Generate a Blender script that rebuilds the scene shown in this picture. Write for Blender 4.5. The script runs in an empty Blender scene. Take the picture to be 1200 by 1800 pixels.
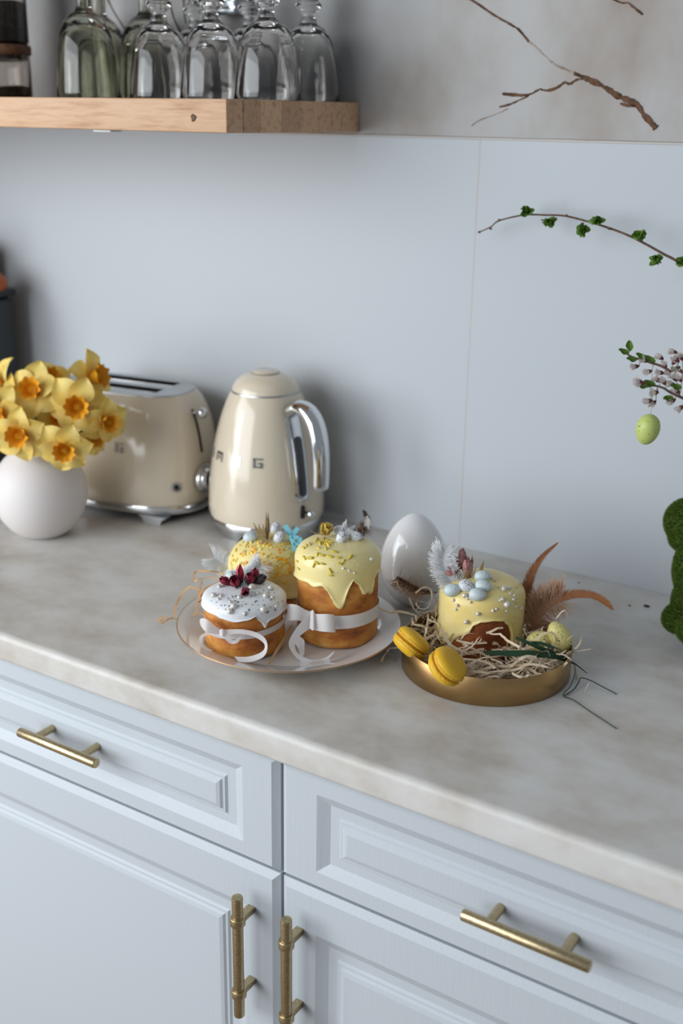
import bpy, bmesh, math, random
from math import sin, cos, pi, radians, sqrt, atan2, degrees
from mathutils import Vector, Matrix, Quaternion, noise

random.seed(7)
SC = bpy.context.scene
COL = SC.collection
T = 0.90                                   # worktop height above the floor

# ------------------------------------------------------------------ camera
YAW, PITCH, ROLL = radians(32.3783), radians(19.315), radians(0.8883)
CAM = Vector((0.7116, -1.4572, 0.6177 + T))
_r0 = Vector((cos(YAW), sin(YAW), 0))
FWD = Vector((-sin(YAW) * cos(PITCH), cos(YAW) * cos(PITCH), -sin(PITCH)))
_u0 = _r0.cross(FWD)
RT = _r0 * cos(ROLL) + _u0 * sin(ROLL)
UP = _u0 * cos(ROLL) - _r0 * sin(ROLL)
FPX = 2000.0                               # focal length in pixels of the 1200x1800 frame
cd = bpy.data.cameras.new('camera'); cam = bpy.data.objects.new('camera', cd); COL.objects.link(cam)
cd.sensor_fit = 'HORIZONTAL'; cd.sensor_width = 24.0; cd.lens = 40.0
cd.clip_start = 0.02; cd.clip_end = 60
cam.matrix_world = Matrix(((RT.x, UP.x, -FWD.x, CAM.x), (RT.y, UP.y, -FWD.y, CAM.y), (RT.z, UP.z, -FWD.z, CAM.z), (0, 0, 0, 1)))
cd.dof.use_dof = True; cd.dof.focus_distance = 1.30; cd.dof.aperture_fstop = 3.2
SC.camera = cam

# ------------------------------------------------------------------ world, window light, exposure
W = bpy.data.worlds.new('world'); SC.world = W; W.use_nodes = True
bg = W.node_tree.nodes['Background']
bg.inputs[0].default_value = (0.84, 0.91, 1.0, 1); bg.inputs[1].default_value = 0.30

def area(name, loc, target, sx, sy, power, color):
    l = bpy.data.lights.new(name, 'AREA'); l.shape = 'RECTANGLE'; l.size = sx; l.size_y = sy
    l.energy = power; l.color = color
    o = bpy.data.objects.new(name, l); COL.objects.link(o); o.location = loc
    d = Vector(target) - Vector(loc)
    o.rotation_euler = d.to_track_quat('-Z', 'Y').to_euler()
    return o
area('window_light', (-1.55, -2.00, T + 0.34), (-0.05, -0.30, T + 0.10), 0.50, 1.45, 11, (0.92, 0.965, 1.0))
area('window_wall_light', (-1.40, -2.60, T + 0.80), (-0.05, -0.30, T + 0.05), 3.0, 1.9, 96, (0.91, 0.96, 1.0))
SC.view_settings.view_transform = 'Standard'; SC.view_settings.look = 'None'
SC.view_settings.exposure = -0.12; SC.view_settings.gamma = 1.0
SC.view_settings.use_curve_mapping = False
SC.cycles.use_denoising = True
SC.cycles.max_bounces = 10; SC.cycles.transparent_max_bounces = 16; SC.cycles.transmission_bounces = 10
SC.cycles.caustics_reflective = False; SC.cycles.caustics_refractive = False
SC.cycles.sample_clamp_indirect = 4.0

# ------------------------------------------------------------------ photograph -> place helpers
def ray(px, py): return FWD * FPX + RT * (px - 600.0) - UP * (py - 900.0)
def at_y(px, py, y):
    d = ray(px, py); return CAM + d * ((y - CAM.y) / d.y)
def at_z(px, py, z):                        # z above the worktop
    d = ray(px, py); return CAM + d * ((z + T - CAM.z) / d.z)
def depth(p): return (Vector(p) - CAM).dot(FWD)
def at_d(px, py, ref, off=0.0):             # same distance from the lens plane as ref
    d = ray(px, py); return CAM + d * ((depth(ref) + off) / FPX)
def Wp(x, y, z=0.0): return Vector((x, y, z + T))
def camaz(c): return atan2(CAM.y - c[1], CAM.x - c[0])

# ------------------------------------------------------------------ mesh helpers
class MB:
    def __init__(s): s.v = []; s.f = []
    def add(s, vs, fs):
        n = len(s.v); s.v += [tuple(x) for x in vs]; s.f += [tuple(i + n for i in f) for f in fs]; return s
    def box(s, lo, hi, M=None):
        x0, y0, z0 = lo; x1, y1, z1 = hi
        vs = [Vector(q) for q in ((x0,y0,z0),(x1,y0,z0),(x1,y1,z0),(x0,y1,z0),(x0,y0,z1),(x1,y0,z1),(x1,y1,z1),(x0,y1,z1))]
        if M is not None: vs = [M @ q for q in vs]
        return s.add(vs, [(0,3,2,1),(4,5,6,7),(0,1,5,4),(1,2,6,5),(2,3,7,6),(3,0,4,7)])
    def rbox(s, lo, hi, r, seg=2):
        bm = bmesh.new(); bmesh.ops.create_cube(bm, size=1.0)
        c = [(a + b) / 2 for a, b in zip(lo, hi)]; d = [b - a for a, b in zip(lo, hi)]
        for v in bm.verts: v.co = Vector((c[0] + v.co.x * d[0], c[1] + v.co.y * d[1], c[2] + v.co.z * d[2]))
        bmesh.ops.bevel(bm, geom=list(bm.edges), offset=r, segments=seg, affect='EDGES', profile=0.5)
        return s.bm(bm)
    def bm(s, bm):
        bm.verts.index_update()
        s.add([v.co.copy() for v in bm.verts], [[v.index for v in f.verts] for f in bm.faces]); bm.free(); return s
    def lathe(s, prof, n=48, mod=None, c=(0, 0, 0), cap0=True, cap1=True, a0=0.0, a1=2 * pi):
        full = abs(a1 - a0 - 2 * pi) < 1e-6; m = n if full else n + 1
        base = len(s.v); vs = []; fs = []
        for k, (r, z) in enumerate(prof):
            for i in range(m):
                a = a0 + (a1 - a0) * i / n
                rr, zz = (r, z) if mod is None else mod(r, z, a, k)
                vs.append((c[0] + rr * cos(a), c[1] + rr * sin(a), c[2] + zz))
        for k in range(len(prof) - 1):
            for i in range(n):
                j = (i + 1) % m
                fs.append((k * m + i, k * m + j, (k + 1) * m + j, (k + 1) * m + i))
        if full:
            if cap0 and prof[0][0] > 1e-6: fs.append(tuple(range(m - 1, -1, -1)))
            if cap1 and prof[-1][0] > 1e-6: fs.append(tuple((len(prof) - 1) * m + i for i in range(m)))
        return s.add(vs, fs)
    def tube(s, pts, rad, n=8, flat=None, cap=True, ref=None):
        pts = [Vector(p) for p in pts]; m = len(pts)
        if not isinstance(rad, (list, tuple)): rad = [rad] * m
        vs = []; fs = []; prev = None
        for i, p in enumerate(pts):
            t = (pts[min(i + 1, m - 1)] - pts[max(i - 1, 0)])
            t = t.normalized() if t.length > 1e-9 else Vector((0, 0, 1))
            if prev is None:
                a = Vector(ref) if ref is not None else (Vector((0, 0, 1)) if abs(t.z) < 0.9 else Vector((1, 0, 0)))
                prev = a
            nrm = prev - t * prev.dot(t)
            nrm = nrm.normalized() if nrm.length > 1e-9 else t.orthogonal().normalized()
            prev = nrm; b = t.cross(nrm)
            fl = 1.0 if flat is None else flat
            for k in range(n):
                a = 2 * pi * k / n
                vs.append(p + nrm * (cos(a) * rad[i]) + b * (sin(a) * rad[i] * fl))
        for i in range(m - 1):
            for k in range(n):
                j = (k + 1) % n
                fs.append((i * n + k, i * n + j, (i + 1) * n + j, (i + 1) * n + k))
        if cap: fs.append(tuple(range(n - 1, -1, -1))); fs.append(tuple((m - 1) * n + k for k in range(n)))
        return s.add(vs, fs)
    def strip(s, A, B, th=0.0):
        A = [Vector(p) for p in A]; B = [Vector(p) for p in B]; m = len(A)
        if th <= 0:
            return s.add(A + B, [(i, i + 1, m + i + 1, m + i) for i in range(m - 1)])
        vs = []; fs = []
        for i in range(m):
            t = A[min(i + 1, m - 1)] - A[max(i - 1, 0)]; w = B[i] - A[i]; nn = t.cross(w)
            nn = nn.normalized() * th / 2 if nn.length > 1e-12 else Vector((0, 0, th / 2))
            vs += [A[i] - nn, B[i] - nn, B[i] + nn, A[i] + nn]
        for i in range(m - 1):
            for k in range(4):
                j = (k + 1) % 4; fs.append((i * 4 + k, i * 4 + j, i * 4 + 4 + j, i * 4 + 4 + k))
        fs += [(3, 2, 1, 0), tuple((m - 1) * 4 + k for k in range(4))]
        return s.add(vs, fs)
    def ball(s, c, r, sc=(1, 1, 1), nu=14, nv=9, M=None, egg=0.0):
        vs = []; fs = []; c = Vector(c)
        for j in range(nv + 1):
            ph = pi * j / nv
            for i in range(nu):
                a = 2 * pi * i / nu
                z = -cos(ph); k = 1 - egg * z
                q = Vector((r * sc[0] * sin(ph) * cos(a) * k, r * sc[1] * sin(ph) * sin(a) * k, r * sc[2] * z))
                if M is not None: q = M @ q
                vs.append(c + q)
        for j in range(nv):
            for i in range(nu):
                k = (i + 1) % nu; fs.append((j * nu + i, j * nu + k, (j + 1) * nu + k, (j + 1) * nu + i))
        return s.add(vs, fs)
    def mesh(s, name, mat, smooth=True, ang=40):
        me = bpy.data.meshes.new(name); me.from_pydata(s.v, [], s.f); me.update()
        bm = bmesh.new(); bm.from_mesh(me)
        bmesh.ops.remove_doubles(bm, verts=bm.verts, dist=1e-7)
        bmesh.ops.recalc_face_normals(bm, faces=bm.faces); bm.to_mesh(me); bm.free()
        if mat: me.materials.append(mat)
        if smooth:
            me.polygons.foreach_set('use_smooth', [True] * len(me.polygons)); me.set_sharp_from_angle(angle=radians(ang))
        me.update(); return me
    def build(s, name, mat, parent=None, smooth=True, ang=40, loc=None, rz=0.0):
        o = bpy.data.objects.new(name, s.mesh(name, mat, smooth, ang)); COL.objects.link(o)
        if parent: o.parent = parent
        if loc is not None: o.location = loc
        if rz: o.rotation_euler = (0, 0, rz)
        return o

def tag(o, label=None, cat=None, group=None, kind=None):
    if label: o['label'] = label
    if cat: o['category'] = cat
    if group: o['group'] = group
    if kind: o['kind'] = kind
    return o
def thing(name, label, cat, loc=(0, 0, 0), rz=0.0, group=None):
    o = bpy.data.objects.new(name, None); COL.objects.link(o); o.empty_display_size = 0.02
    o.location = loc; o.rotation_euler = (0, 0, rz); return tag(o, label, cat, group)
def inst(name, me, parent=None, M=None):
    o = bpy.data.objects.new(name, me); COL.objects.link(o)
    if parent: o.parent = parent
    if M is not None: o.matrix_local = M
    return o
def copy_tree(o, parent=None):
    c = o.copy(); COL.objects.link(c); c.parent = parent
    for ch in list(o.children): copy_tree(ch, c)
    return c
def frame(z, x=None, loc=(0, 0, 0)):        # matrix whose local Z is z
    z = Vector(z).normalized(); x = Vector(x) if x is not None else (Vector((0, 0, 1)) if abs(z.z) < 0.95 else Vector((1, 0, 0)))
    x = (x - z * x.dot(z)).normalized(); y = z.cross(x)
    return Matrix(((x.x, y.x, z.x, loc[0]), (x.y, y.y, z.y, loc[1]), (x.z, y.z, z.z, loc[2]), (0, 0, 0, 1)))
def smooth_path(pts, n=6):
    P = [Vector(p) for p in pts]; out = []
    for i in range(len(P) - 1):
        p0 = P[max(i - 1, 0)]; p1 = P[i]; p2 = P[i + 1]; p3 = P[min(i + 2, len(P) - 1)]
        for k in range(n):
            t = k / n
            out.append(0.5 * ((2 * p1) + (p2 - p0) * t + (2 * p0 - 5 * p1 + 4 * p2 - p3) * t * t + (3 * p1 - p0 - 3 * p2 + p3) * t ** 3))
    out.append(P[-1]); return out
def lerp_tab(tab, x):
    if x <= tab[0][0]: return tab[0][1]
    for (a, u), (b, v) in zip(tab, tab[1:]):
        if x <= b:
            t = (x - a) / (b - a); t = t * t * (3 - 2 * t); return u + (v - u) * t
    return tab[-1][1]

# ------------------------------------------------------------------ materials
MATS = {}
def mat(name, col=(0.8, 0.8, 0.8), rough=0.5, metal=0.0, spec=0.5, trans=0.0, ior=1.45, coat=0.0, alpha=1.0, sss=0.0,
        ramp=None, scale=20.0, detail=6.0, stretch=(1, 1, 1), bump=0.0, bscale=None, bstretch=None, dots=None, rand=0.0, sheen=0.0, coords='Object', translucent=0.0):
    m = bpy.data.materials.new(name); m.use_nodes = True; nt = m.node_tree; N = nt.nodes; L = nt.links
    b = N['Principled BSDF']; MATS[name] = m
    b.inputs['Base Color'].default_value = (*col, 1); b.inputs['Roughness'].default_value = rough
    b.inputs['Metallic'].default_value = metal; b.inputs['Specular IOR Level'].default_value = spec
    b.inputs['Transmission Weight'].default_value = trans; b.inputs['IOR'].default_value = ior
    b.inputs['Coat Weight'].default_value = coat; b.inputs['Coat Roughness'].default_value = 0.06
    b.inputs['Alpha'].default_value = alpha
    b.inputs['Sheen Weight'].default_value = sheen
    if sss: b.inputs['Subsurface Weight'].default_value = sss; b.inputs['Subsurface Radius'].default_value = (1, 0.7, 0.4); b.inputs['Subsurface Scale'].default_value = 0.004
    tc = N.new('ShaderNodeTexCoord')
    def mapped(st):
        mp = N.new('ShaderNodeMapping'); mp.inputs['Scale'].default_value = st; L.new(tc.outputs[coords], mp.inputs[0]); return mp.outputs[0]
    cur = None
    if ramp:
        nz = N.new('ShaderNodeTexNoise'); nz.inputs['Scale'].default_value = scale; nz.inputs['Detail'].default_value = detail
        nz.inputs['Roughness'].default_value = 0.6; L.new(mapped(stretch), nz.inputs['Vector'])
        cr = N.new('ShaderNodeValToRGB'); e = cr.color_ramp.elements
        while len(e) < len(ramp): e.new(0.5)
        for k, (p, c) in enumerate(ramp): e[k].position = p; e[k].color = (*c, 1)
        L.new(nz.outputs['Fac'], cr.inputs[0]); cur = cr.outputs[0]
    if dots:                                   # (scale, threshold, colour, warp)
        for dsc, th, dc in dots:
            vo = N.new('ShaderNodeTexNoise'); vo.inputs['Scale'].default_value = dsc; vo.inputs['Detail'].default_value = 1.5
            L.new(tc.outputs[coords], vo.inputs['Vector'])
            cr = N.new('ShaderNodeValToRGB'); cr.color_ramp.elements[0].position = th; cr.color_ramp.elements[1].position = th + 0.03
            L.new(vo.outputs['Fac'], cr.inputs[0])
            mx = N.new('ShaderNodeMix'); mx.data_type = 'RGBA'; L.new(cr.outputs[0], mx.inputs[0])
            if cur: L.new(cur, mx.inputs[6])
            else: mx.inputs[6].default_value = (*col, 1)
            mx.inputs[7].default_value = (*dc, 1); cur = mx.outputs[2]
    if rand:
        oi = N.new('ShaderNodeObjectInfo'); hs = N.new('ShaderNodeHueSaturation')
        mr = N.new('ShaderNodeMapRange'); mr.inputs[3].default_value = 1 - rand; mr.inputs[4].default_value = 1 + rand
        L.new(oi.outputs['Random'], mr.inputs[0]); L.new(mr.outputs[0], hs.inputs['Value'])
        if cur: L.new(cur, hs.inputs['Color'])
        else: hs.inputs['Color'].default_value = (*col, 1)
        cur = hs.outputs[0]
    if cur: L.new(cur, b.inputs['Base Color'])
    if bump:
        nz = N.new('ShaderNodeTexNoise'); nz.inputs['Scale'].default_value = bscale or scale; nz.inputs['Detail'].default_value = 5
        L.new(mapped(bstretch or stretch), nz.inputs['Vector'])
        bp = N.new('ShaderNodeBump'); bp.inputs['Strength'].default_value = bump; bp.inputs['Distance'].default_value = 0.001
        L.new(nz.outputs['Fac'], bp.inputs['Height']); L.new(bp.outputs[0], b.inputs['Normal'])
    if translucent:
        tr = N.new('ShaderNodeBsdfTranslucent'); ms = N.new('ShaderNodeMixShader'); ms.inputs[0].default_value = translucent
        if cur: L.new(cur, tr.inputs[0])
        else: tr.inputs[0].default_value = (*col, 1)
        L.new(b.outputs[0], ms.inputs[1]); L.new(tr.outputs[0], ms.inputs[2]); L.new(ms.outputs[0], N['Material Output'].inputs[0])
    return m

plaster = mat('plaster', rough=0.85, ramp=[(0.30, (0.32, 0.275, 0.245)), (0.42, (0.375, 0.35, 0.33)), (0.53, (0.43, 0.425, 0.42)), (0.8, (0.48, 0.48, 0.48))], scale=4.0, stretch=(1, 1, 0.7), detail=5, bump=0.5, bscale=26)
panel_m = mat('panel_laminate', (0.50, 0.53, 0.56), 0.5, spec=0.14)
sealant = mat('sealant', (0.52, 0.49, 0.46), 0.7)
vein_m = mat('copper_vein', rough=0.7, metal=0.0, spec=0.2, ramp=[(0.35, (0.050, 0.024, 0.014)), (0.6, (0.145, 0.075, 0.042))], scale=90, bump=0.6)
vein_pale = mat('copper_vein_worn', rough=0.7, ramp=[(0.4, (0.24, 0.17, 0.125)), (0.6, (0.36, 0.31, 0.27))], scale=90)
worktop_m = mat('worktop_laminate', rough=0.42, ramp=[(0.28, (0.43, 0.38, 0.32)), (0.42, (0.53, 0.495, 0.45)), (0.54, (0.60, 0.58, 0.55)), (0.70, (0.655, 0.655, 0.65))], scale=9, detail=11, stretch=(1.0, 1.3, 1.3), bump=0.10, bscale=350)
cab_m = mat('cabinet_paint', (0.51, 0.545, 0.58), 0.42, spec=0.35, bump=0.22, bscale=60, bstretch=(6, 6, 0.25))
carcass_m = mat('carcass', (0.30, 0.30, 0.30), 0.7)
brass_m = mat('brushed_brass', rough=0.36, metal=1.0, ramp=[(0.3, (0.40, 0.31, 0.17)), (0.7, (0.56, 0.46, 0.29))], scale=300, stretch=(1, 1, 1), bump=0.08)
floor_m = mat('floor_boards', rough=0.5, ramp=[(0.3, (0.20, 0.15, 0.11)), (0.7, (0.32, 0.25, 0.19))], scale=3, stretch=(1, 9, 1))
wood_m = mat('beech', rough=0.55, ramp=[(0.30, (0.40, 0.205, 0.105)), (0.45, (0.55, 0.33, 0.19)), (0.55, (0.61, 0.39, 0.24)), (0.75, (0.51, 0.30, 0.165))], scale=9, stretch=(1.2, 14, 14), detail=8, bump=0.08, bscale=40, rand=0.16)
knot_m = mat('knot', (0.10, 0.045, 0.02), 0.6)
glass_m = mat('clear_glass', (0.90, 0.885, 0.87), 0.02, trans=1.0, ior=1.47)
green_glass = mat('olive_glass', (0.64, 0.64, 0.55), 0.02, trans=1.0, ior=1.47)
jar_glass = mat('jar_glass', (0.80, 0.76, 0.73), 0.03, trans=1.0, ior=1.45)
flour_m = mat('flour', (0.62, 0.58, 0.52), 0.95, bump=0.4, bscale=200)
coffee_m = mat('dark_beans', rough=0.7, ramp=[(0.35, (0.012, 0.010, 0.010)), (0.65, (0.05, 0.035, 0.025))], scale=160, bump=0.8)
cocoa_m = mat('brown_spice', (0.12, 0.055, 0.025), 0.9, bump=0.5, bscale=250)
walnut_m = mat('walnut_lid', rough=0.5, ramp=[(0.3, (0.10, 0.045, 0.02)), (0.7, (0.22, 0.105, 0.05))], scale=14, stretch=(1, 10, 10))
cream_m = mat('cream_enamel', (0.70, 0.61, 0.475), 0.17, spec=0.5, coat=0.5)
chrome_m = mat('chrome', (0.72, 0.73, 0.75), 0.09, metal=1.0)
steel_m = mat('brushed_steel', (0.50, 0.51, 0.52), 0.35, metal=1.0, bump=0.05, bscale=80, bstretch=(1, 30, 1))
black_m = mat('black_plastic', (0.012, 0.012, 0.014), 0.35)
slot_dark = mat('slot_dark', (0.006, 0.006, 0.006), 0.95, spec=0.05)
gauge_m = mat('smoked_gauge', (0.035, 0.035, 0.04), 0.15, coat=0.4)
vase_m = mat('matt_white_ceramic', (0.70, 0.655, 0.635), 0.55, bump=0.04, bscale=120)
egg_glaze = mat('white_glaze', (0.78, 0.77, 0.78), 0.16, coat=0.6)
petal_m = mat('daffodil_petal', rough=0.55, ramp=[(0.3, (0.80, 0.56, 0.09)), (0.7, (0.87, 0.71, 0.25))], scale=30, translucent=0.25, rand=0.06)
corona_m = mat('daffodil_corona', rough=0.5, ramp=[(0.3, (0.80, 0.34, 0.012)), (0.7, (0.90, 0.48, 0.03))], scale=80, translucent=0.2)
stem_m = mat('flower_stem', (0.09, 0.16, 0.03), 0.5)
plate_m = mat('porcelain', (0.70, 0.69, 0.685), 0.14, coat=0.6)
goldrim_m = mat('gold_line', (0.42, 0.27, 0.15), 0.35, metal=0.6)
crust_m = mat('golden_crust', rough=0.55, ramp=[(0.27, (0.15, 0.034, 0.007)), (0.42, (0.36, 0.108, 0.016)), (0.55, (0.53, 0.21, 0.036)), (0.70, (0.66, 0.35, 0.095))], scale=26, detail=7, stretch=(1, 1, 1.6), bump=0.55, bscale=170)
crust_dark = mat('deep_brown_crust', rough=0.5, ramp=[(0.28, (0.12, 0.026, 0.008)), (0.5, (0.27, 0.072, 0.014)), (0.72, (0.44, 0.16, 0.035))], scale=26, detail=7, bump=0.5, bscale=170)
icing_y = mat('lemon_icing', (0.84, 0.72, 0.33), 0.34, sss=0.25, bump=0.12, bscale=60, coat=0.15)
icing_y2 = mat('deep_lemon_icing', rough=0.34, ramp=[(0.35, (0.78, 0.60, 0.20)), (0.6, (0.82, 0.70, 0.32))], scale=22, sss=0.2, bump=0.2, bscale=60, coat=0.15)
icing_y3 = mat('butter_icing', (0.82, 0.68, 0.28), 0.5, sss=0.25, bump=0.2, bscale=90)
icing_w = mat('white_icing', (0.80, 0.82, 0.85), 0.45, sss=0.2, bump=0.25, bscale=120)
rod_m = mat('yellow_sugar_rod', (0.66, 0.50, 0.05), 0.45, rand=0.12)
disc_o = mat('orange_sprinkle', (0.85, 0.42, 0.03), 0.5)
disc_y = mat('yellow_sprinkle', (0.85, 0.60, 0.08), 0.5)
disc_g = mat('green_sprinkle', (0.42, 0.50, 0.22), 0.5)
pearl_m = mat('sugar_pearl', (0.70, 0.65, 0.60), 0.25, metal=0.25, coat=0.5)
dust_m = mat('silver_dust', (0.26, 0.25, 0.24), 0.35, metal=0.5)
rose_m = mat('dried_rose', rough=0.7, ramp=[(0.35, (0.14, 0.012, 0.03)), (0.65, (0.42, 0.03, 0.08))], scale=140, bump=0.5)
rose_hot = mat('crimson_petal', (0.50, 0.015, 0.06), 0.5)
rose_pale = mat('dusty_rose', rough=0.7, ramp=[(0.3, (0.26, 0.07, 0.10)), (0.55, (0.46, 0.22, 0.20)), (0.75, (0.50, 0.33, 0.20))], scale=120, bump=0.5)
rose_dark = mat('dried_sepal', (0.045, 0.03, 0.025), 0.7)
sepal_m = mat('dry_stem', (0.22, 0.15, 0.07), 0.7)
blade_m = mat('dry_blade', rough=0.7, ramp=[(0.3, (0.20, 0.13, 0.05)), (0.7, (0.36, 0.26, 0.12))], scale=60, stretch=(8, 8, 1))
dryyel_m = mat('dried_yellow_flower', rough=0.7, ramp=[(0.3, (0.50, 0.33, 0.05)), (0.7, (0.70, 0.53, 0.14))], scale=90, translucent=0.2)
candy_w = mat('speckled_white_sugar', (0.66, 0.68, 0.71), 0.4, dots=[(620, 0.60, (0.05, 0.045, 0.05))], coords='Object')
candy_b = mat('speckled_blue_sugar', (0.56, 0.64, 0.65), 0.4, dots=[(640, 0.66, (0.12, 0.12, 0.13))], coords='Object')
candy_y = mat('speckled_yellow_egg', (0.72, 0.64, 0.24), 0.4, dots=[(420, 0.64, (0.03, 0.025, 0.015))])
lime_egg = mat('speckled_lime_egg', (0.48, 0.56, 0.16), 0.4, dots=[(480, 0.66, (0.07, 0.08, 0.02))])
blue_m = mat('blue_fondant', (0.22, 0.58, 0.70), 0.5)
satin_m = mat('white_satin', (0.93, 0.90, 0.89), 0.4, sheen=0.3, translucent=0.3)
organza_m = mat('white_organza', (0.88, 0.86, 0.86), 0.4, alpha=0.62, translucent=0.25)
raffia_m = mat('raffia', (0.62, 0.36, 0.16), 0.6, rand=0.12)
straw_m = mat('wood_wool', rough=0.7, ramp=[(0.3, (0.60, 0.44, 0.28)), (0.5, (0.74, 0.60, 0.43)), (0.7, (0.84, 0.75, 0.61))], scale=60, translucent=0.15)
straw_pale = mat('pale_wood_wool', (0.74, 0.65, 0.52), 0.65, translucent=0.15)
tray_m = mat('aged_brass', rough=0.34, metal=1.0, ramp=[(0.3, (0.36, 0.21, 0.085)), (0.7, (0.50, 0.32, 0.14))], scale=12, detail=6, bump=0.04)
mac_m = mat('macaron_shell', (0.74, 0.43, 0.022), 0.5, bump=0.15, bscale=300, sss=0.1)
mac_foot = mat('macaron_foot', rough=0.8, ramp=[(0.35, (0.62, 0.30, 0.015)), (0.6, (0.82, 0.50, 0.04))], scale=200, bump=1.2, bscale=260)
mac_fill = mat('macaron_filling', (0.60, 0.30, 0.02), 0.6)
fea_white = mat('white_down', (0.84, 0.85, 0.87), 0.7, translucent=0.3)
fea_brown = mat('rust_feather', rough=0.6, ramp=[(0.3, (0.30, 0.105, 0.035)), (0.7, (0.50, 0.22, 0.09))], scale=26, translucent=0.15)
fea_fluff = mat('rust_down', (0.58, 0.36, 0.24), 0.8, translucent=0.3)
fea_dark = mat('dark_feather', rough=0.7, ramp=[(0.35, (0.035, 0.02, 0.015)), (0.65, (0.24, 0.12, 0.06))], scale=60, translucent=0.1)
fea_pheas = mat('barred_feather', rough=0.7, ramp=[(0.46, (0.05, 0.03, 0.025)), (0.54, (0.62, 0.58, 0.54))], scale=90)
leaf_m = mat('fresh_leaf', rough=0.5, ramp=[(0.3, (0.05, 0.13, 0.015)), (0.7, (0.16, 0.30, 0.035))], scale=60, translucent=0.2)
blade_g = mat('dark_green_blade', (0.018, 0.055, 0.022), 0.45)
bark_m = mat('twig_bark', rough=0.75, ramp=[(0.35, (0.06, 0.03, 0.02)), (0.65, (0.15, 0.08, 0.05))], scale=120, bump=0.5)
calyx_m = mat('blossom_calyx', (0.16, 0.035, 0.03), 0.6)
blossom_m = mat('blossom_petal', (0.72, 0.66, 0.64), 0.6, translucent=0.35)
thread_m = mat('thread', (0.35, 0.27, 0.22), 0.7)
moss_m = mat('moss', rough=0.9, ramp=[(0.32, (0.022, 0.050, 0.005)), (0.52, (0.075, 0.135, 0.010)), (0.70, (0.18, 0.23, 0.022))], scale=330, detail=3)
appl_m = mat('slate_appliance', (0.022, 0.030, 0.035), 0.4)
orange_m = mat('orange_red_knob', (0.42, 0.085, 0.015), 0.5)
clip_m = mat('white_clip', (0.75, 0.77, 0.78), 0.4)
crumb_m = mat('crumb', (0.05, 0.035, 0.02), 0.8)
fixture_m = mat('grey_fixture', (0.42, 0.46, 0.49), 0.25, metal=0.3)

# ================================================================== STRUCTURE
PT = 0.587                                   # top of the splash panels above the worktop
m = MB()                                     # plaster with gentle hand-trowelled unevenness
nx, nz = 90, 60
x0, x1, z0, z1 = -2.2, 1.6, T - 0.95, T + 1.7
rows = []
for j in range(nz + 1):
    for i in range(nx + 1):
        x = x0 + (x1 - x0) * i / nx; z = z0 + (z1 - z0) * j / nz
        y = 0.005 + (0.0022 * noise.noise(Vector((x * 6, z * 6, 1.3))) if z > T + PT + 0.01 else 0.0)
        rows.append((x, y, z))
m.add(rows, [(j * (nx + 1) + i, j * (nx + 1) + i + 1, (j + 1) * (nx + 1) + i + 1, (j + 1) * (nx + 1) + i) for j in range(nz) for i in range(nx)])
m.box((x0, 0.012, z0), (x1, 0.12, z1))
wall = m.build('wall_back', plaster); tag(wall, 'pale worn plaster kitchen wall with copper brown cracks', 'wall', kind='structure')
for (a, b) in ((-2.1, -0.0007), (0.0007, 1.55)):
    MB().rbox((a, 0.0, T - 0.02), (b, 0.0055, T + PT), 0.0005, 1).build('splash_panel', panel_m, wall)
MB().box((-0.0009, 0.0002, T), (0.0009, 0.005, T + PT)).build('joint_strip', sealant, wall)
m = MB()
prof = [Vector((0, -0.0016, 0)), Vector((0, -0.0008, 0.0022)), Vector((0, 0.006, 0.0036)), Vector((0, 0.006, -0.001))]
pa = []; n = 120
for i in range(n + 1):
    x = -2.1 + 3.65 * i / n
    k = 1 + 0.35 * noise.noise(Vector((x * 30, 0, 0)))
    pa += [Vector((x, p.y * k if p.y < 0 else p.y, T + PT + p.z * k)) for p in prof]
m.add(pa, [(i * 4 + k, i * 4 + (k + 1) % 4, i * 4 + 4 + (k + 1) % 4, i * 4 + 4 + k) for i in range(n) for k in range(4)])
m.build('sealant_bead', sealant, wall)

def vein(pts, w0, w1, material):             # crack filled with copper paste, slightly proud of the plaster
    P = smooth_path([at_y(px, py, 0.0045) for px, py in pts], 7); n = len(P); A = []; B = []
    sd = random.random() * 50
    for i, p in enumerate(P):
        t = (P[min(i + 1, n - 1)] - P[max(i - 1, 0)]).normalized(); nn = Vector((-t.z, 0, t.x))
        w = (w0 + (w1 - w0) * i / n) * 0.40 * (1 + 0.7 * noise.noise(Vector((i * 0.45, sd, 0))))
        if i in (0, n - 1): w *= 0.25
        j = nn * (0.0006 * noise.noise(Vector((i * 0.8, sd + 9, 0))))
        A.append(p + nn * w + j); B.append(p - nn * w + j)
    MB().strip(A, B, 0.0022).build('gold_vein', material, wall, smooth=False)
q = lambda l: [(620 + x * 0.4833, y * 0.4833) for x, y in l]
vein(q([(410, -12), (460, 18), (490, 40), (530, 65), (575, 90), (605, 110), (642, 155)]), 0.0026, 0.0030, vein_m)
vein(q([(640, 152), (665, 172), (700, 205), (735, 235), (770, 250), (808, 270)]), 0.0022, 0.0034, vein_pale)
vein(q([(803, 266), (840, 281), (880, 300), (920, 320), (960, 347), (1000, 364), (1035, 384), (1058, 418), (1085, 447), (1102, 467)]), 0.0062, 0.0086, vein_m)
vein(q([(838, 287), (812, 291), (790, 305), (770, 300), (745, 318), (710, 330), (680, 327), (640, 345), (600, 346), (543, 341)]), 0.0030, 0.0046, vein_m)
vein(q([(642, 348), (612, 362), (570, 380), (532, 389)]), 0.0026, 0.0030, vein_m)
vein(q([(566, 395), (520, 415), (455, 440), (430, 458)]), 0.0014, 0.0012, vein_pale)
vein(q([(1028, 384), (1000, 384), (972, 376)]), 0.0040, 0.0040, vein_m)
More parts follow.
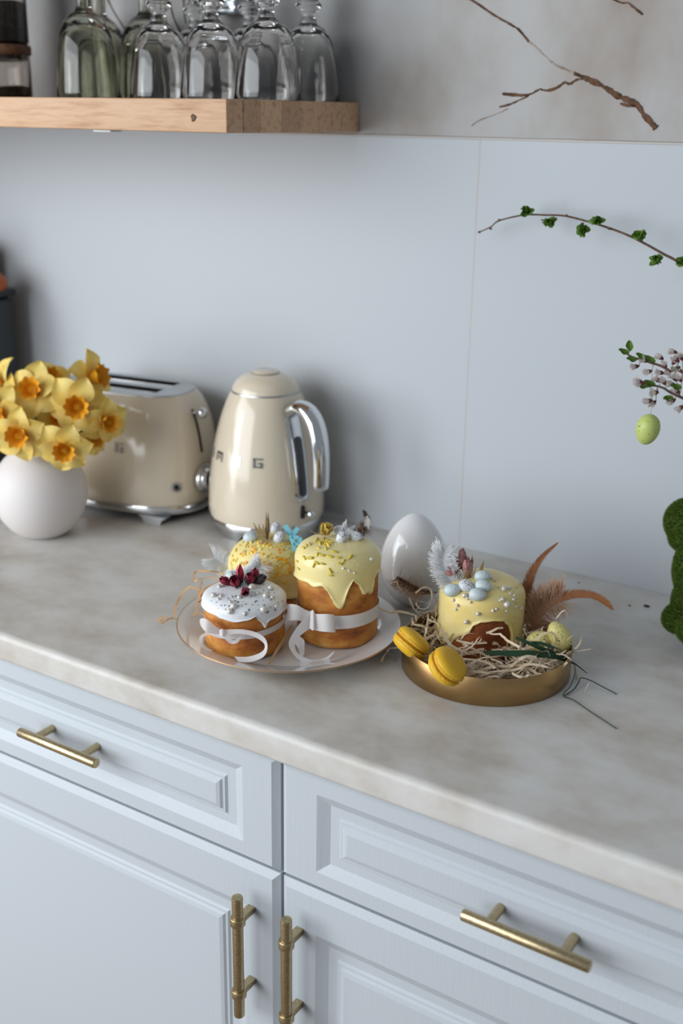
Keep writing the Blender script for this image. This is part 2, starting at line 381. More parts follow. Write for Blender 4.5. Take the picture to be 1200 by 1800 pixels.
vein(q([(940, -6), (975, 10), (1000, 11), (1030, 35), (1052, 53)]), 0.0020, 0.0026, vein_m)
q = lambda l: [(x * 0.5417, y * 0.5417) for x, y in l]
vein(q([(345, -14), (365, 30), (392, 75), (415, 107)]), 0.0024, 0.0012, vein_m)
vein(q([(553, 20), (565, 62), (582, 95), (600, 142)]), 0.0016, 0.0022, vein_m)
vein(q([(596, -10), (597, 40), (604, 78)]), 0.0018, 0.0014, vein_m)
vein(q([(614, 12), (600, 40)]), 0.0014, 0.0016, vein_m)

tag(MB().box((-3.2, -3.6, -0.05), (2.2, 0.0, 0.0)).build('floor', floor_m, smooth=False), 'brown kitchen floor', 'floor', kind='structure')

# ------------------------------------------------------------------ worktop
pr = []
for a in range(0, 91, 15): pr.append((-0.600 + 0.007 - 0.007 * sin(radians(a)), -0.038 + 0.004 - 0.004 * cos(radians(a))) if False else (-0.594 - 0.006 * sin(radians(a)), -0.032 - 0.006 * cos(radians(a))))
for a in range(0, 91, 15): pr.append((-0.591 - 0.009 * cos(radians(a)), -0.009 + 0.009 * sin(radians(a))))
pr = [(-0.0005, -0.038)] + pr + [(-0.0005, 0.0)]
m = MB(); k = len(pr)
m.add([(-1.25, y, z + T) for y, z in pr] + [(1.30, y, z + T) for y, z in pr], [(i, (i + 1) % k, k + (i + 1) % k, k + i) for i in range(k)] + [tuple(range(k - 1, -1, -1)), tuple(range(k, 2 * k))])
tag(m.build('worktop', worktop_m, ang=35), 'long beige grey mottled laminate kitchen worktop with rounded front edge', 'worktop')

# ------------------------------------------------------------------ base cabinets
def front(w, h, zi):
    ix = [0, 0, 0.008, 0.048, 0.062, 0.074, 0.0765, 0.0795, 0.082, 0.0865]
    ys = [0.019, 0.0064, 0, 0, 0.0064, 0.0064, 0.0040, 0.0038, 0.0014, 0.0]
    m = MB(); vs = []; fs = []
    for a, b, y in zip(ix, zi, ys): vs += [(a, y, b), (w - a, y, b), (w - a, y, h - b), (a, y, h - b)]
    for r in range(len(ix) - 1):
        for k in range(4):
            j = (k + 1) % 4; fs.append((r * 4 + k, r * 4 + j, r * 4 + 4 + j, r * 4 + 4 + k))
    fs.append((3, 2, 1, 0)); r = (len(ix) - 1) * 4; fs.append((r, r + 1, r + 2, r + 3))
    return m.add(vs, fs)
ZI_DRAW = [0, 0, 0.006, 0.024, 0.036, 0.0475, 0.050, 0.053, 0.0555, 0.060]
ZI_DOOR = [0, 0, 0.008, 0.057, 0.070, 0.082, 0.0845, 0.0875, 0.090, 0.0955]
def cyl(p, q, r, n=20): return smooth_path([p, q], 1), r
def bar_handle(parent, cx, cz, y0):          # horizontal bar on two round posts
    ln = 0.131; y = y0 - 0.030
    def capped(a, b, r):
        a = Vector(a); b = Vector(b); d = (b - a).normalized() * r * 0.18
        return [a, a + d * 0.05, a + d, b - d, b - d * 0.05, b], [r * 0.80, r * 0.9, r, r, r * 0.9, r * 0.80]
    p, r = capped((cx - ln / 2, y, cz), (cx + ln / 2, y, cz), 0.0062)
    h = MB().tube(p, r, 24).build('handle', brass_m, parent, ang=35)
    for s in (-1, 1):
        x = cx + s * 0.0385
        MB().tube([(x, y + 0.004, cz), (x, y0 - 0.0010, cz), (x, y0 + 0.003, cz)], [0.0050, 0.0050, 0.0054], 20).build('handle_post', brass_m, h)
def door_handle(parent, cx, zt, y0):         # vertical bar with two collars and square posts
    ln = 0.168; y = y0 - 0.0265; R0 = 0.0066
    p = [(cx, y, zt), (cx, y, zt - 0.0004), (cx, y, zt - 0.0014), (cx, y, zt - ln + 0.0014), (cx, y, zt - ln + 0.0004), (cx, y, zt - ln)]
    h = MB().tube(p, [R0 * 0.84, R0 * 0.95, R0, R0, R0 * 0.95, R0 * 0.84], 24, ref=(1, 0, 0)).build('handle', brass_m, parent, ang=35)
    for dz in (0.033, 0.135):
        z = zt - dz
        MB().lathe([(R0 * 0.9, 0.0052), (R0 + 0.0018, 0.0052), (R0 + 0.0025, 0.004), (R0 + 0.0025, -0.004), (R0 + 0.0018, -0.0052), (R0 * 0.9, -0.0052)], 24, c=(cx, y, z)).build('collar', brass_m, h, ang=35)
        MB().rbox((cx - 0.0052, y + 0.005, z - 0.0040), (cx + 0.0052, y0 + 0.003, z + 0.0040), 0.0008, 1).build('handle_post', brass_m, h, ang=30)
def cabinet(xa, xb, hinge, label):
    w = xb - xa; c = (xa + xb) / 2
    root = thing('base_cabinet', label, 'cabinet', (c, -0.29, 0.0), group='white base cabinets')
    f = -0.585 + 0.29                        # front plane in local y
    MB().box((-w / 2 + 0.0005, f + 0.0195, 0.10), (w / 2 - 0.0005, 0.27, T - 0.0385)).build('carcass', carcass_m, root, smooth=False)
    MB().box((-w / 2 + 0.0005, f + 0.06, 0.0), (w / 2 - 0.0005, f + 0.076, 0.10)).build('plinth', cab_m, root, smooth=False)
    d = front(w - 0.004, 0.1465, ZI_DRAW).build('drawer_front', cab_m, root, ang=14, loc=(-w / 2 + 0.002, f, T - 0.1915))
    bar_handle(d, (w - 0.004) / 2, 0.1465 / 2, 0.0)
    dh = T - 0.1955 - 0.105
    e = front(w - 0.004, dh, ZI_DOOR).build('door', cab_m, root, ang=14, loc=(-w / 2 + 0.002, f, 0.105))
    door_handle(e, (w - 0.004 - 0.0375) if hinge == 'L' else 0.0265, dh - 0.0265, 0.0)
    return root
cabinet(-0.539, 0.083, 'L', 'white panelled base cabinet under the plate, door handle at its right edge')
cabinet(0.083, 0.697, 'R', 'white panelled base cabinet under the brass tray, door handle at its left edge')
cabinet(-1.155, -0.541, 'R', 'white panelled base cabinet beyond the left edge of the picture')
cabinet(0.699, 1.29, 'L', 'white panelled base cabinet beyond the right edge of the picture')

# tall dark unit added out of view to shade the left part of the wall
tc_ = thing('added_shade_cabinet', 'added tall dark walnut cabinet, out of view at far left, shading the wall', 'cabinet', (-1.56, -0.31, 0.0))
MB().box((-0.30, -0.30, 0.08), (0.30, 0.305, 2.35)).build('carcass', walnut_m, tc_, smooth=False)
for za, zb in ((0.085, 0.88), (0.885, 1.60), (1.605, 2.345)):
    dd = MB().rbox((-0.298, -0.322, za), (0.298, -0.3005, zb), 0.002, 1).build('door', walnut_m, tc_)
    MB().tube([(0.26, -0.345, za + 0.1), (0.26, -0.345, za + 0.3)], 0.006, 12).build('handle', brass_m, dd)

# ------------------------------------------------------------------ shelf of glued beech staves
SZ0, SZ1 = 0.5925, 0.6322
sh = thing('wooden_shelf', 'thick beech wood shelf on the wall carrying upturned glasses', 'shelf', (-0.195, 0.0, T + SZ0))
ys = [-0.302, -0.268, -0.232, -0.186, -0.142, -0.092, -0.040, 0.003]
for k in range(7):
    a, b = ys[k], ys[k + 1]
    MB().rbox((-1.06, a + 0.00008, 0), (0.0, b - 0.00008, SZ1 - SZ0), 0.0022 if k == 0 else 0.0004, 2 if k == 0 else 1).build('stave', wood_m, sh, ang=35)
kp = at_y(340, 207, -0.302) - Vector((-0.195, 0, T + SZ0))
MB().lathe([(0.0, 0.0009), (0.0028, 0.0009), (0.0040, 0.0004), (0.0046, 0.0)], 16, mod=lambda r, z, a, k: (r * (1 + 0.12 * sin(3 * a + 1) + 0.1 * sin(5 * a)), z)).build('knot', knot_m, sh).matrix_local = Matrix.Translation((kp.x, -0.3019, kp.z)) @ Matrix.Rotation(pi / 2, 4, 'X')
cp = at_y(190, 236, -0.28) - Vector((-0.195, 0, T + SZ0))
MB().rbox((cp.x - 0.016, -0.292, -0.003), (cp.x + 0.016, -0.27, -0.0002), 0.0008, 1).build('clip', clip_m, sh)

# ------------------------------------------------------------------ glasses standing upside down on the shelf
GZ = SZ1 + 0.0004
def goblet_mesh():
    outer = [(0.0446, 0.0), (0.0449, 0.0012), (0.0436, 0.012), (0.0420, 0.028), (0.0400, 0.044), (0.0374, 0.060), (0.0338, 0.074), (0.0285, 0.086), (0.0215, 0.094), (0.0135, 0.0985), (0.0118, 0.1005),
             (0.0124, 0.103), (0.0108, 0.1055), (0.0088, 0.110), (0.0094, 0.113), (0.0150, 0.1165), (0.0152, 0.1185), (0.0185, 0.1215), (0.0182, 0.1245), (0.0148, 0.1275), (0.0140, 0.130), (0.0098, 0.133),
             (0.0092, 0.138), (0.0130, 0.141), (0.0128, 0.145), (0.0085, 0.149), (0.0085, 0.156), (0.014, 0.1605), (0.030, 0.164), (0.0375, 0.1665), (0.0375, 0.1685), (0.0, 0.169)]
    inner = [(0.0, 0.0905), (0.010, 0.0895), (0.0195, 0.0855), (0.0260, 0.079), (0.0312, 0.068), (0.0348, 0.056), (0.0376, 0.040), (0.0398, 0.024), (0.0416, 0.010), (0.0428, 0.0012), (0.0434, 0.0)]
    prof = inner[::1] + outer
    def md(r, z, a, k):
        if 0.03 < z < 0.098 and k >= len(inner): return r * (1 + 0.018 * min(1, (z - 0.03) / 0.03) * abs(cos(5 * a))), z
        return r, z
    return MB().lathe(prof, 60, mod=md, cap0=False, cap1=False).mesh('goblet', glass_m, ang=50)
def wine_mesh():
    outer = [(0.0452, 0.0), (0.0455, 0.0012), (0.0444, 0.02), (0.0430, 0.045), (0.0405, 0.070), (0.0365, 0.090), (0.0310, 0.103), (0.0235, 0.1125), (0.0150, 0.1185), (0.0122, 0.1215), (0.0108, 0.125), (0.0105, 0.150), (0.0105, 0.185), (0.012, 0.195), (0.022, 0.2005), (0.0375, 0.2035), (0.0375, 0.2055), (0.0, 0.206)]
    inner = [(0.0, 0.1055), (0.012, 0.104), (0.0225, 0.0985), (0.0305, 0.088), (0.0355, 0.074), (0.0390, 0.055), (0.0415, 0.032), (0.0432, 0.010), (0.0438, 0.0012), (0.0442, 0.0)]
    return MB().lathe(inner + outer, 60, cap0=False, cap1=False).mesh('wine_glass', green_glass, ang=50)
gm, wm = goblet_mesh(), wine_mesh()
def glass(me, name, px, y, label, cat, group):
    p = at_y(px, 176, y); o = inst(name, me); o.location = (p.x, y, T + GZ); o.rotation_euler = (0, 0, random.random()); tag(o, label, cat, group); return o
gg = 'clear goblets upside down on the shelf'
glass(gm, 'goblet', 470, -0.158, 'clear upturned goblet in the front row, nearest the shelf end', 'glass', gg)
glass(gm, 'goblet', 374, -0.158, 'clear upturned goblet in the front row, middle one of three', 'glass', gg)
glass(gm, 'goblet', 284, -0.158, 'clear upturned goblet in the front row, beside the olive wine glasses', 'glass', gg)
glass(gm, 'goblet', 541, -0.056, 'clear upturned goblet at the far right of the shelf, against the wall', 'glass', gg)
glass(gm, 'goblet', 441, -0.056, 'clear upturned goblet in the back row, half hidden behind the end goblet', 'glass', gg)
glass(gm, 'goblet', 347, -0.056, 'clear upturned goblet in the back row, leftmost of that row', 'glass', gg)
gw = 'olive tinted wine glasses upside down on the shelf'
glass(wm, 'wine_glass', 156, -0.150, 'olive tinted upturned wine glass in front, leftmost of the glasses', 'wine glass', gw)
glass(wm, 'wine_glass', 181, -0.054, 'olive tinted upturned wine glass standing behind the leftmost one', 'wine glass', gw)
glass(wm, 'wine_glass', 262, -0.054, 'olive tinted upturned wine glass half hidden behind the first clear goblet', 'wine glass', gw)

# storage jars stacked on the shelf
def jar(px, y, z, h, label, fills):
    p = at_y(px, 176, y); R0 = 0.050
    j = thing('storage_jar', label, 'jar', (p.x, y, T + z), group='stacked storage jars')
    MB().lathe([(0.0, 0.0), (R0 - 0.003, 0.0), (R0, 0.004), (R0, h), (R0 - 0.0025, h), (R0 - 0.0025, 0.005), (R0 - 0.005, 0.003), (0.0, 0.003)], 48).build('glass_body', jar_glass, j)
    for nm, a, b, mt in fills:
        MB().lathe([(0.0, a), (R0 - 0.0032, a), (R0 - 0.0032, b - 0.002), (R0 - 0.010, b + 0.001), (0.0, b)], 40, mod=lambda r, z, t, k: (r, z + (0.002 * sin(2 * t + 1) if k >= 2 else 0))).build(nm, mt, j)
    MB().lathe([(0.0, h - 0.006), (R0 - 0.004, h - 0.006), (R0 - 0.004, h + 0.0004), (R0 + 0.0015, h + 0.0004), (R0 + 0.0025, h + 0.002), (R0 + 0.0025, h + 0.013), (R0 + 0.001, h + 0.015), (0.0, h + 0.015)], 48).build('lid', walnut_m, j)
    return j
jar(2, -0.115, GZ, 0.064, 'low glass storage jar with brown spice, standing on the shelf at left edge', [('contents', 0.0035, 0.018, cocoa_m)])
jar(2, -0.115, GZ + 0.0795, 0.13, 'glass storage jar with a pale flour layer, stacked on the lower jar', [('contents', 0.0035, 0.026, flour_m), ('upper_contents', 0.0275, 0.062, coffee_m)])
# small fixture on the wall behind the stems
p = at_y(407, 8, 0.0)
m = MB().rbox((-0.024, -0.022, -0.015), (0.024, 0.004, 0.03), 0.005, 3)
fx = thing('wall_fixture', 'small grey shiny fixture on the wall behind the goblet stems', 'fixture', (p.x, 0.0, p.z))
m.build('housing', fixture_m, fx)
for k in range(3): MB().rbox((-0.0235, -0.0232, -0.008 + k * 0.011), (0.0235, -0.0215, -0.004 + k * 0.011), 0.0006, 1).build('ridge', chrome_m, fx)

# ================================================================== KETTLE
def tab(prof): return lambda z: lerp_lin(prof, z)
def lerp_lin(t, x):
    if x <= t[0][0]: return t[0][1]
    for (a, u), (b, v) in zip(t, t[1:]):
        if x <= b: return u + (v - u) * (x - a) / (b - a)
    return t[-1][1]
KP = [(0.026, 0.0885), (0.032, 0.0902), (0.045, 0.0904), (0.070, 0.0893), (0.095, 0.0868), (0.115, 0.0838), (0.135, 0.0803), (0.152, 0.0766), (0.170, 0.0718), (0.188, 0.0662), (0.203, 0.0605), (0.212, 0.0562), (0.2185, 0.0528)]
kr = lambda z: lerp_lin(KP, z)
kc = Vector((-0.2946, -0.0905)); kaz = camaz(kc)
KROT = kaz + radians(37)
K = thing('electric_kettle', 'cream enamel kettle with chrome handle, standing against the wall', 'kettle', (kc.x, kc.y, T), KROT)
MB().lathe([(0.0, 0.026)] + [(r, z) for z, r in KP] + [(0.050, 0.2195), (0.0, 0.2195)], 72).build('body', cream_m, K, ang=30)
MB().lathe([(0.0529, 0.2190), (0.0524, 0.2205), (0.0505, 0.2209)], 64, cap0=False, cap1=False).build('lid_ring', steel_m, K)
lid = MB().lathe([(0.0, 0.2209), (0.0515, 0.2209), (0.0508, 0.2240), (0.0480, 0.2300), (0.0435, 0.2355), (0.0375, 0.2400), (0.0300, 0.2437), (0.0225, 0.2460), (0.0215, 0.2462), (0.0, 0.2466)], 64).build('lid', cream_m, K)
MB().lathe([(0.0205, 0.2460), (0.0212, 0.2484), (0.0200, 0.2492), (0.0, 0.2498)], 48).build('lid_button', cream_m, lid)
MB().lathe([(0.0212, 0.2458), (0.0222, 0.2466), (0.0214, 0.2472)], 48, cap0=False, cap1=False).build('button_ring', steel_m, lid)
FEET = [radians(-78.5 + 90 * k) for k in range(4)]
def foot_z(a):
    d = min(abs((a - f + pi) % (2 * pi) - pi) for f in FEET)
    return lerp_tab([(0.0, 0.0), (0.17, 0.0), (0.27, 0.0095), (3.2, 0.0095)], d)
def kb(r, z, a, k): return (r, foot_z(a)) if z < 0.001 else (r, z)
MB().lathe([(0.070, 0.012), (0.0800, 0.0), (0.0838, 0.0), (0.0862, 0.014), (0.0880, 0.0245), (0.0872, 0.0255), (0.0, 0.0258)], 144, mod=kb, cap0=False).build('base', chrome_m, K, ang=50)
MB().lathe([(0.0, 0.0098), (0.078, 0.0098), (0.078, 0.012), (0.0, 0.012)], 48).build('underside', black_m, K)
def wrap(rf, off, a, z): return Vector(((rf(z) + off) * cos(a), (rf(z) + off) * sin(a), z))
def stadium_patch(rf, z0, z1, hw, off0, off1, a_c=0.0, nz=40, nu=10):   # rounded slot shaped plate hugging the body
    m = MB(); rows = []; zc0, zc1 = z0 + hw, z1 - hw
    for j in range(nz + 1):
        t = j / nz; z = z0 + (z1 - z0) * t
        dz = (zc0 - z) if z < zc0 else ((z - zc1) if z > zc1 else 0.0)
        w = sqrt(max(hw * hw - dz * dz, 0.0)) + 1e-5; row = []
        for i in range(nu + 1):
            u = -1 + 2 * i / nu; e = (1 - u * u) ** 0.25 if abs(u) < 1 else 0.0
            edge = min(1.0, max(0.0, (w / hw) * 2))
            row.append(wrap(rf, off0 + (off1 - off0) * e * edge, a_c + u * w / rf(z), z))
        rows.append(row)
    vs = [p for r in rows for p in r]; n = nu + 1
    return m.add(vs, [(j * n + i, j * n + i + 1, (j + 1) * n + i + 1, (j + 1) * n + i) for j in range(nz) for i in range(nu)])
pl = stadium_patch(kr, 0.062, 0.198, 0.0150, -0.001, 0.0032).build('gauge_plate', chrome_m, K, ang=60)
stadium_patch(kr, 0.071, 0.164, 0.0080, 0.0022, 0.0046).build('water_gauge', gauge_m, K, ang=60)
hp = smooth_path([(0.050, 0, 0.188), (0.064, 0, 0.200), (0.082, 0, 0.2080), (0.101, 0, 0.2060), (0.1165, 0, 0.194), (0.1265, 0, 0.175), (0.1310, 0, 0.152), (0.1325, 0, 0.125), (0.1318, 0, 0.0945)], 6)
n = len(hp); rr = [0.0105 + 0.0012 * sin(pi * i / n) for i in range(n)]
rr[-1] *= 0.86
MB().tube(hp, rr, 28, flat=1.28, ref=(-1, 0, 1)).build('handle', chrome_m, K, ang=50)
MB().lathe([(0.0, 0), (0.0150, 0), (0.0158, 0.0015), (0.0135, 0.004), (0.0, 0.005)], 28).build('handle_collar', chrome_m, K).matrix_local = frame((0.75, 0, 0.66), loc=(0.0565, 0, 0.1935))
sw = stadium_patch(kr, 0.036, 0.058, 0.0046, 0.0, 0.0022, a_c=0.0, nz=16).build('switch_slot', black_m, K)
a = radians(3); MB().tube([wrap(kr, -0.002, a, 0.0465), wrap(kr, 0.012, a, 0.0460)], 0.0022, 10).ball(wrap(kr, 0.014, a, 0.0460), 0.0066).build('switch_lever', chrome_m, sw)
# block letters riveted to the enamel
GLY = {'S': [(0,0,5,1),(4,1,5,2.6),(0,2.2,5,3.1),(0,2.8,1,4.4),(0,4.2,5,5.2)], 'M': [(0,0,1.1,5.2),(4.9,0,6,5.2),(2.45,1.2,3.55,5.2),(1.1,4.2,4.9,5.2)],
       'E': [(0,0,5,1),(0,2.1,5,3.1),(0,4.2,5,5.2),(0,0,1.1,5.2)], 'G': [(0,0,5,1),(0,4.2,5,5.2),(0,0,1.1,5.2),(3.9,0,5,2.8),(2.4,2.0,5,2.9)]}
def letter_boxes(ch): return GLY[ch]
def letters(parent, place, word, size):
    for k, ch in enumerate(word):
        m = MB(); w = 6.0 if ch == 'M' else 5.0
        for x0, y0, x1, y1 in letter_boxes(ch):
            m.box(((x0 - w / 2) * size / 5.2, (y0 - 2.6) * size / 5.2, 0.0), ((x1 - w / 2) * size / 5.2, (y1 - 2.6) * size / 5.2, 0.0016))
        m.build('letter', chrome_m, parent, smooth=False).matrix_local = place(k)
def kplace(k):
    a = radians((-77.5, -58, -33, -9)[k] - 37 + 0.0); z = 0.127; p = wrap(kr, -0.0006, a, z); nn = Vector((cos(a), sin(a), 0.17))
    return frame(nn, x=(-sin(a), cos(a), 0), loc=p)
letters(K, kplace, 'SMEG', 0.0145)

# ================================================================== TOASTER
TO = thing('toaster', 'cream enamel toaster with two slots, left of the kettle', 'toaster', (-0.5585, -0.1135, T), radians(9.0))
def sup(hl, hd, a, e=2.9):
    c, s = cos(a), sin(a); return (hl * abs(c) ** (2 / e) * (1 if c >= 0 else -1), hd * abs(s) ** (2 / e) * (1 if s >= 0 else -1))
def loft(rings, n=96, e=2.9, capb=True, capt=True, zf=None):
    m = MB(); vs = []
    for hl, hd, z in rings:
        for i in range(n):
            a = 2 * pi * i / n; x, y = sup(hl, hd, a, e); vs.append((x, y, z if zf is None else zf(x, y, z)))
    fs = [(k * n + i, k * n + (i + 1) % n, (k + 1) * n + (i + 1) % n, (k + 1) * n + i) for k in range(len(rings) - 1) for i in range(n)]
    if capb: fs.append(tuple(range(n - 1, -1, -1)))
    if capt: fs.append(tuple((len(rings) - 1) * n + i for i in range(n)))
    return m.add(vs, fs)
TB = [(0.1500, 0.0930, 0.0255), (0.1515, 0.0940, 0.032), (0.1512, 0.0940, 0.055), (0.1498, 0.0928, 0.080), (0.1475, 0.0905, 0.105), (0.1440, 0.0875, 0.130), (0.1395, 0.0832, 0.152), (0.1335, 0.0780, 0.170), (0.1265, 0.0720, 0.1835), (0.1205, 0.0668, 0.1915), (0.1170, 0.0635, 0.1950)]
loft(TB, capt=True).build('body', cream_m, TO, ang=40)
tx = lambda z: lerp_lin([(z_, a_) for a_, b_, z_ in TB], z)
loft([(0.1172, 0.0638, 0.1945), (0.1165, 0.0630, 0.1972), (0.1130, 0.0600, 0.1980)]).build('top_plate', steel_m, TO)
for y in (-0.024, 0.027):
    s_ = MB().rbox((-0.082, y - 0.0125, 0.1975), (0.082, y + 0.0125, 0.1990), 0.0006, 1).build('slot_frame', chrome_m, TO)
    MB().rbox((-0.080, y - 0.0112, 0.1985), (0.080, y + 0.0112, 0.19915), 0.0003, 1).build('bread_slot', slot_dark, s_)
def tfz(x, y, z):
    return z
loft([(0.1460, 0.0900, 0.0115), (0.1525, 0.0955, 0.0135), (0.1545, 0.0972, 0.0190), (0.1530, 0.0960, 0.0252), (0.1500, 0.0930, 0.0258)]).build('base', chrome_m, TO, ang=50)
loft([(0.135, 0.080, 0.007), (0.138, 0.083, 0.012)]).build('underside', black_m, TO)
for sx in (-1, 1):
    for sy in (-1, 1):
        m = MB(); cx, cy = sx * 0.098, sy * 0.0800
        tr = [(0.026, 0.0125), (0.018, 0.008), (0.0145, 0.0), ]
        vs = []
        for hw, z in tr: vs += [(cx - hw, cy - 0.012, z), (cx + hw, cy - 0.012, z), (cx + hw, cy + 0.012, z), (cx - hw, cy + 0.012, z)]
        m.add(vs, [(k * 4 + i, k * 4 + (i + 1) % 4, k * 4 + 4 + (i + 1) % 4, k * 4 + 4 + i) for k in range(2) for i in range(4)] + [(0, 1, 2, 3), (8, 9, 10, 11)])
        m.build('foot', steel_m, TO, smooth=False)
# controls on the right hand end
def end_pt(y, z, off=0.0):                  # point on the rounded end of the body
    hl = tx(z); hd = lerp_lin([(z_, b_) for a_, b_, z_ in TB], z); e = 2.9
    return Vector((hl * (1 - abs(y / hd) ** e) ** (1 / e) + off, y, z))
m = MB(); A = [end_pt(-0.0182, 0.105 + 0.068 * i / 12, 0.0006) for i in range(13)]; B = [end_pt(-0.0138, 0.105 + 0.068 * i / 12, 0.0006) for i in range(13)]
m.strip(A, B, 0.002).build('lever_slot', black_m, TO)
p = end_pt(-0.016, 0.168); MB().tube([p + Vector((-0.002, 0, 0)), p + Vector((0.014, 0, 0.001))], 0.0024, 10).ball(p + Vector((0.0165, 0, 0.001)), 0.0088).build('lever', chrome_m, TO)
dl = MB().lathe([(0.0, 0), (0.0235, 0), (0.0245, 0.003), (0.0240, 0.006), (0.0185, 0.0085), (0.0178, 0.013), (0.0165, 0.0145), (0.012, 0.0145), (0.0110, 0.0135), (0.0, 0.0135)], 40).build('dial', chrome_m, TO, ang=35)
dl.matrix_local = frame((1, 0, 0.03), loc=end_pt(-0.018, 0.062) - Vector((0.001, 0, 0)))
MB().lathe([(0.0, 0.0136), (0.0108, 0.0136), (0.0108, 0.0142), (0.0, 0.0142)], 28).build('dial_face', black_m, dl)
for yb in (-0.066, 0.040):
    bt = MB().lathe([(0.0, 0), (0.0078, 0), (0.0078, 0.0022), (0.0060, 0.003), (0.0058, 0.0018), (0.0, 0.0018)], 24).build('button', steel_m, TO, ang=35)
    bt.matrix_local = frame((1, -0.9 if yb < 0 else 0.55, 0.03), loc=end_pt(yb, 0.058) - Vector((0.0004, 0, 0)))
    MB().lathe([(0.0, 0.0015), (0.0045, 0.0015), (0.004, 0.0035), (0.0, 0.0038)], 20).build('button_cap', black_m, bt)
def tplace(k):
    z = 0.117; hd = lerp_lin([(z_, b_) for a_, b_, z_ in TB], z)
    return frame((0, -1, 0.10), x=(1, 0, 0), loc=((-0.066, -0.030, 0.006, 0.041)[k], -hd + 0.0004, z))
letters(TO, tplace, 'SMEG', 0.0145)

# ================================================================== DARK APPLIANCE AT THE LEFT EDGE
ap = thing('dark_appliance', 'dark slate kitchen appliance with orange knob at the left picture edge', 'appliance', (-0.962, -0.115, T))
MB().rbox((-0.070, -0.075, 0.0), (0.072, 0.075, 0.300), 0.014, 4).build('body', appl_m, ap)
lp = MB().rbox((-0.074, -0.079, 0.3005), (0.076, 0.079, 0.313), 0.004, 2).build('lid', black_m, ap)
MB().lathe([(0.0, 0.0), (0.020, 0.0), (0.0265, 0.006), (0.0280, 0.014), (0.0255, 0.023), (0.017, 0.030), (0.0, 0.0325)], 28, c=(0.060, 0.035, 0.3125)).build('knob', orange_m, lp)
MB().rbox((-0.070, -0.070, 0.3132), (0.018, 0.07, 0.395), 0.012, 3).build('water_tank', black_m, ap)

# ================================================================== VASE AND DAFFODILS
vc = Vector((-0.5578, -0.3131))
VZ = [(0.0, 0.0), (0.032, 0.0), (0.0355, 0.0015), (0.050, 0.013), (0.0620, 0.030), (0.0690, 0.050), (0.0710, 0.068), (0.0690, 0.087), (0.0620, 0.105), (0.0510, 0.119), (0.0380, 0.130), (0.0275, 0.139), (0.0225, 0.149), (0.0215, 0.158), (0.0235, 0.166), (0.0225, 0.167), (0.0195, 0.160), (0.0195, 0.146), (0.028, 0.134), (0.05, 0.112), (0.062, 0.07), (0.045, 0.02), (0.0, 0.010)]
tag(MB().lathe(VZ, 64).build('vase', vase_m, loc=(vc.x, vc.y, T), ang=60), 'round matt white ceramic vase holding the daffodils', 'vase')
def petal_mesh():
    m = MB(); n, k = 10, 6; vs = []
    for j in range(n + 1):
        t = j / n; w = 0.0150 * (sin(pi * min(1, t * 0.93 + 0.07)) ** 0.7) * (1 - 0.18 * t) + 0.0002
        if t > 0.8: w *= 1 - ((t - 0.8) / 0.2) ** 2 * 0.85
        for i in range(k + 1):
            u = -1 + 2 * i / k
            vs.append((0.003 + 0.030 * t, u * w, 0.0045 * sin(pi * t * 0.9) + 0.0025 * (u * u) * sin(pi * t) - 0.0045 * t * t + 0.0012 * sin(5 * t + 3 * u)))
    m.add(vs, [(j * (k + 1) + i, j * (k + 1) + i + 1, (j + 1) * (k + 1) + i + 1, (j + 1) * (k + 1) + i) for j in range(n) for i in range(k)])
    return m.mesh('petal', petal_m, ang=80)
def corona_mesh():
    prof = [(0.0, 0.001), (0.0055, 0.0012), (0.0068, 0.004), (0.0078, 0.009), (0.0092, 0.0135), (0.0118, 0.0170), (0.0121, 0.0172), (0.0088, 0.0130), (0.0070, 0.0085), (0.0058, 0.0040), (0.0, 0.0026)]
    def md(r, z, a, k):
        f = max(0.0, (z - 0.010) / 0.007); return r * (1 + 0.10 * f * sin(9 * a)), z + 0.0012 * f * cos(7 * a)
    return MB().lathe(prof, 54, mod=md, cap0=False, cap1=False).mesh('corona', corona_m, ang=70)
PM, CM = petal_mesh(), corona_mesh()
YL = mat('anther', (0.75, 0.42, 0.02), 0.6)
mouth = Wp(vc.x, vc.y, 0.150)
vref = Wp(vc.x, vc.y, 0.19)
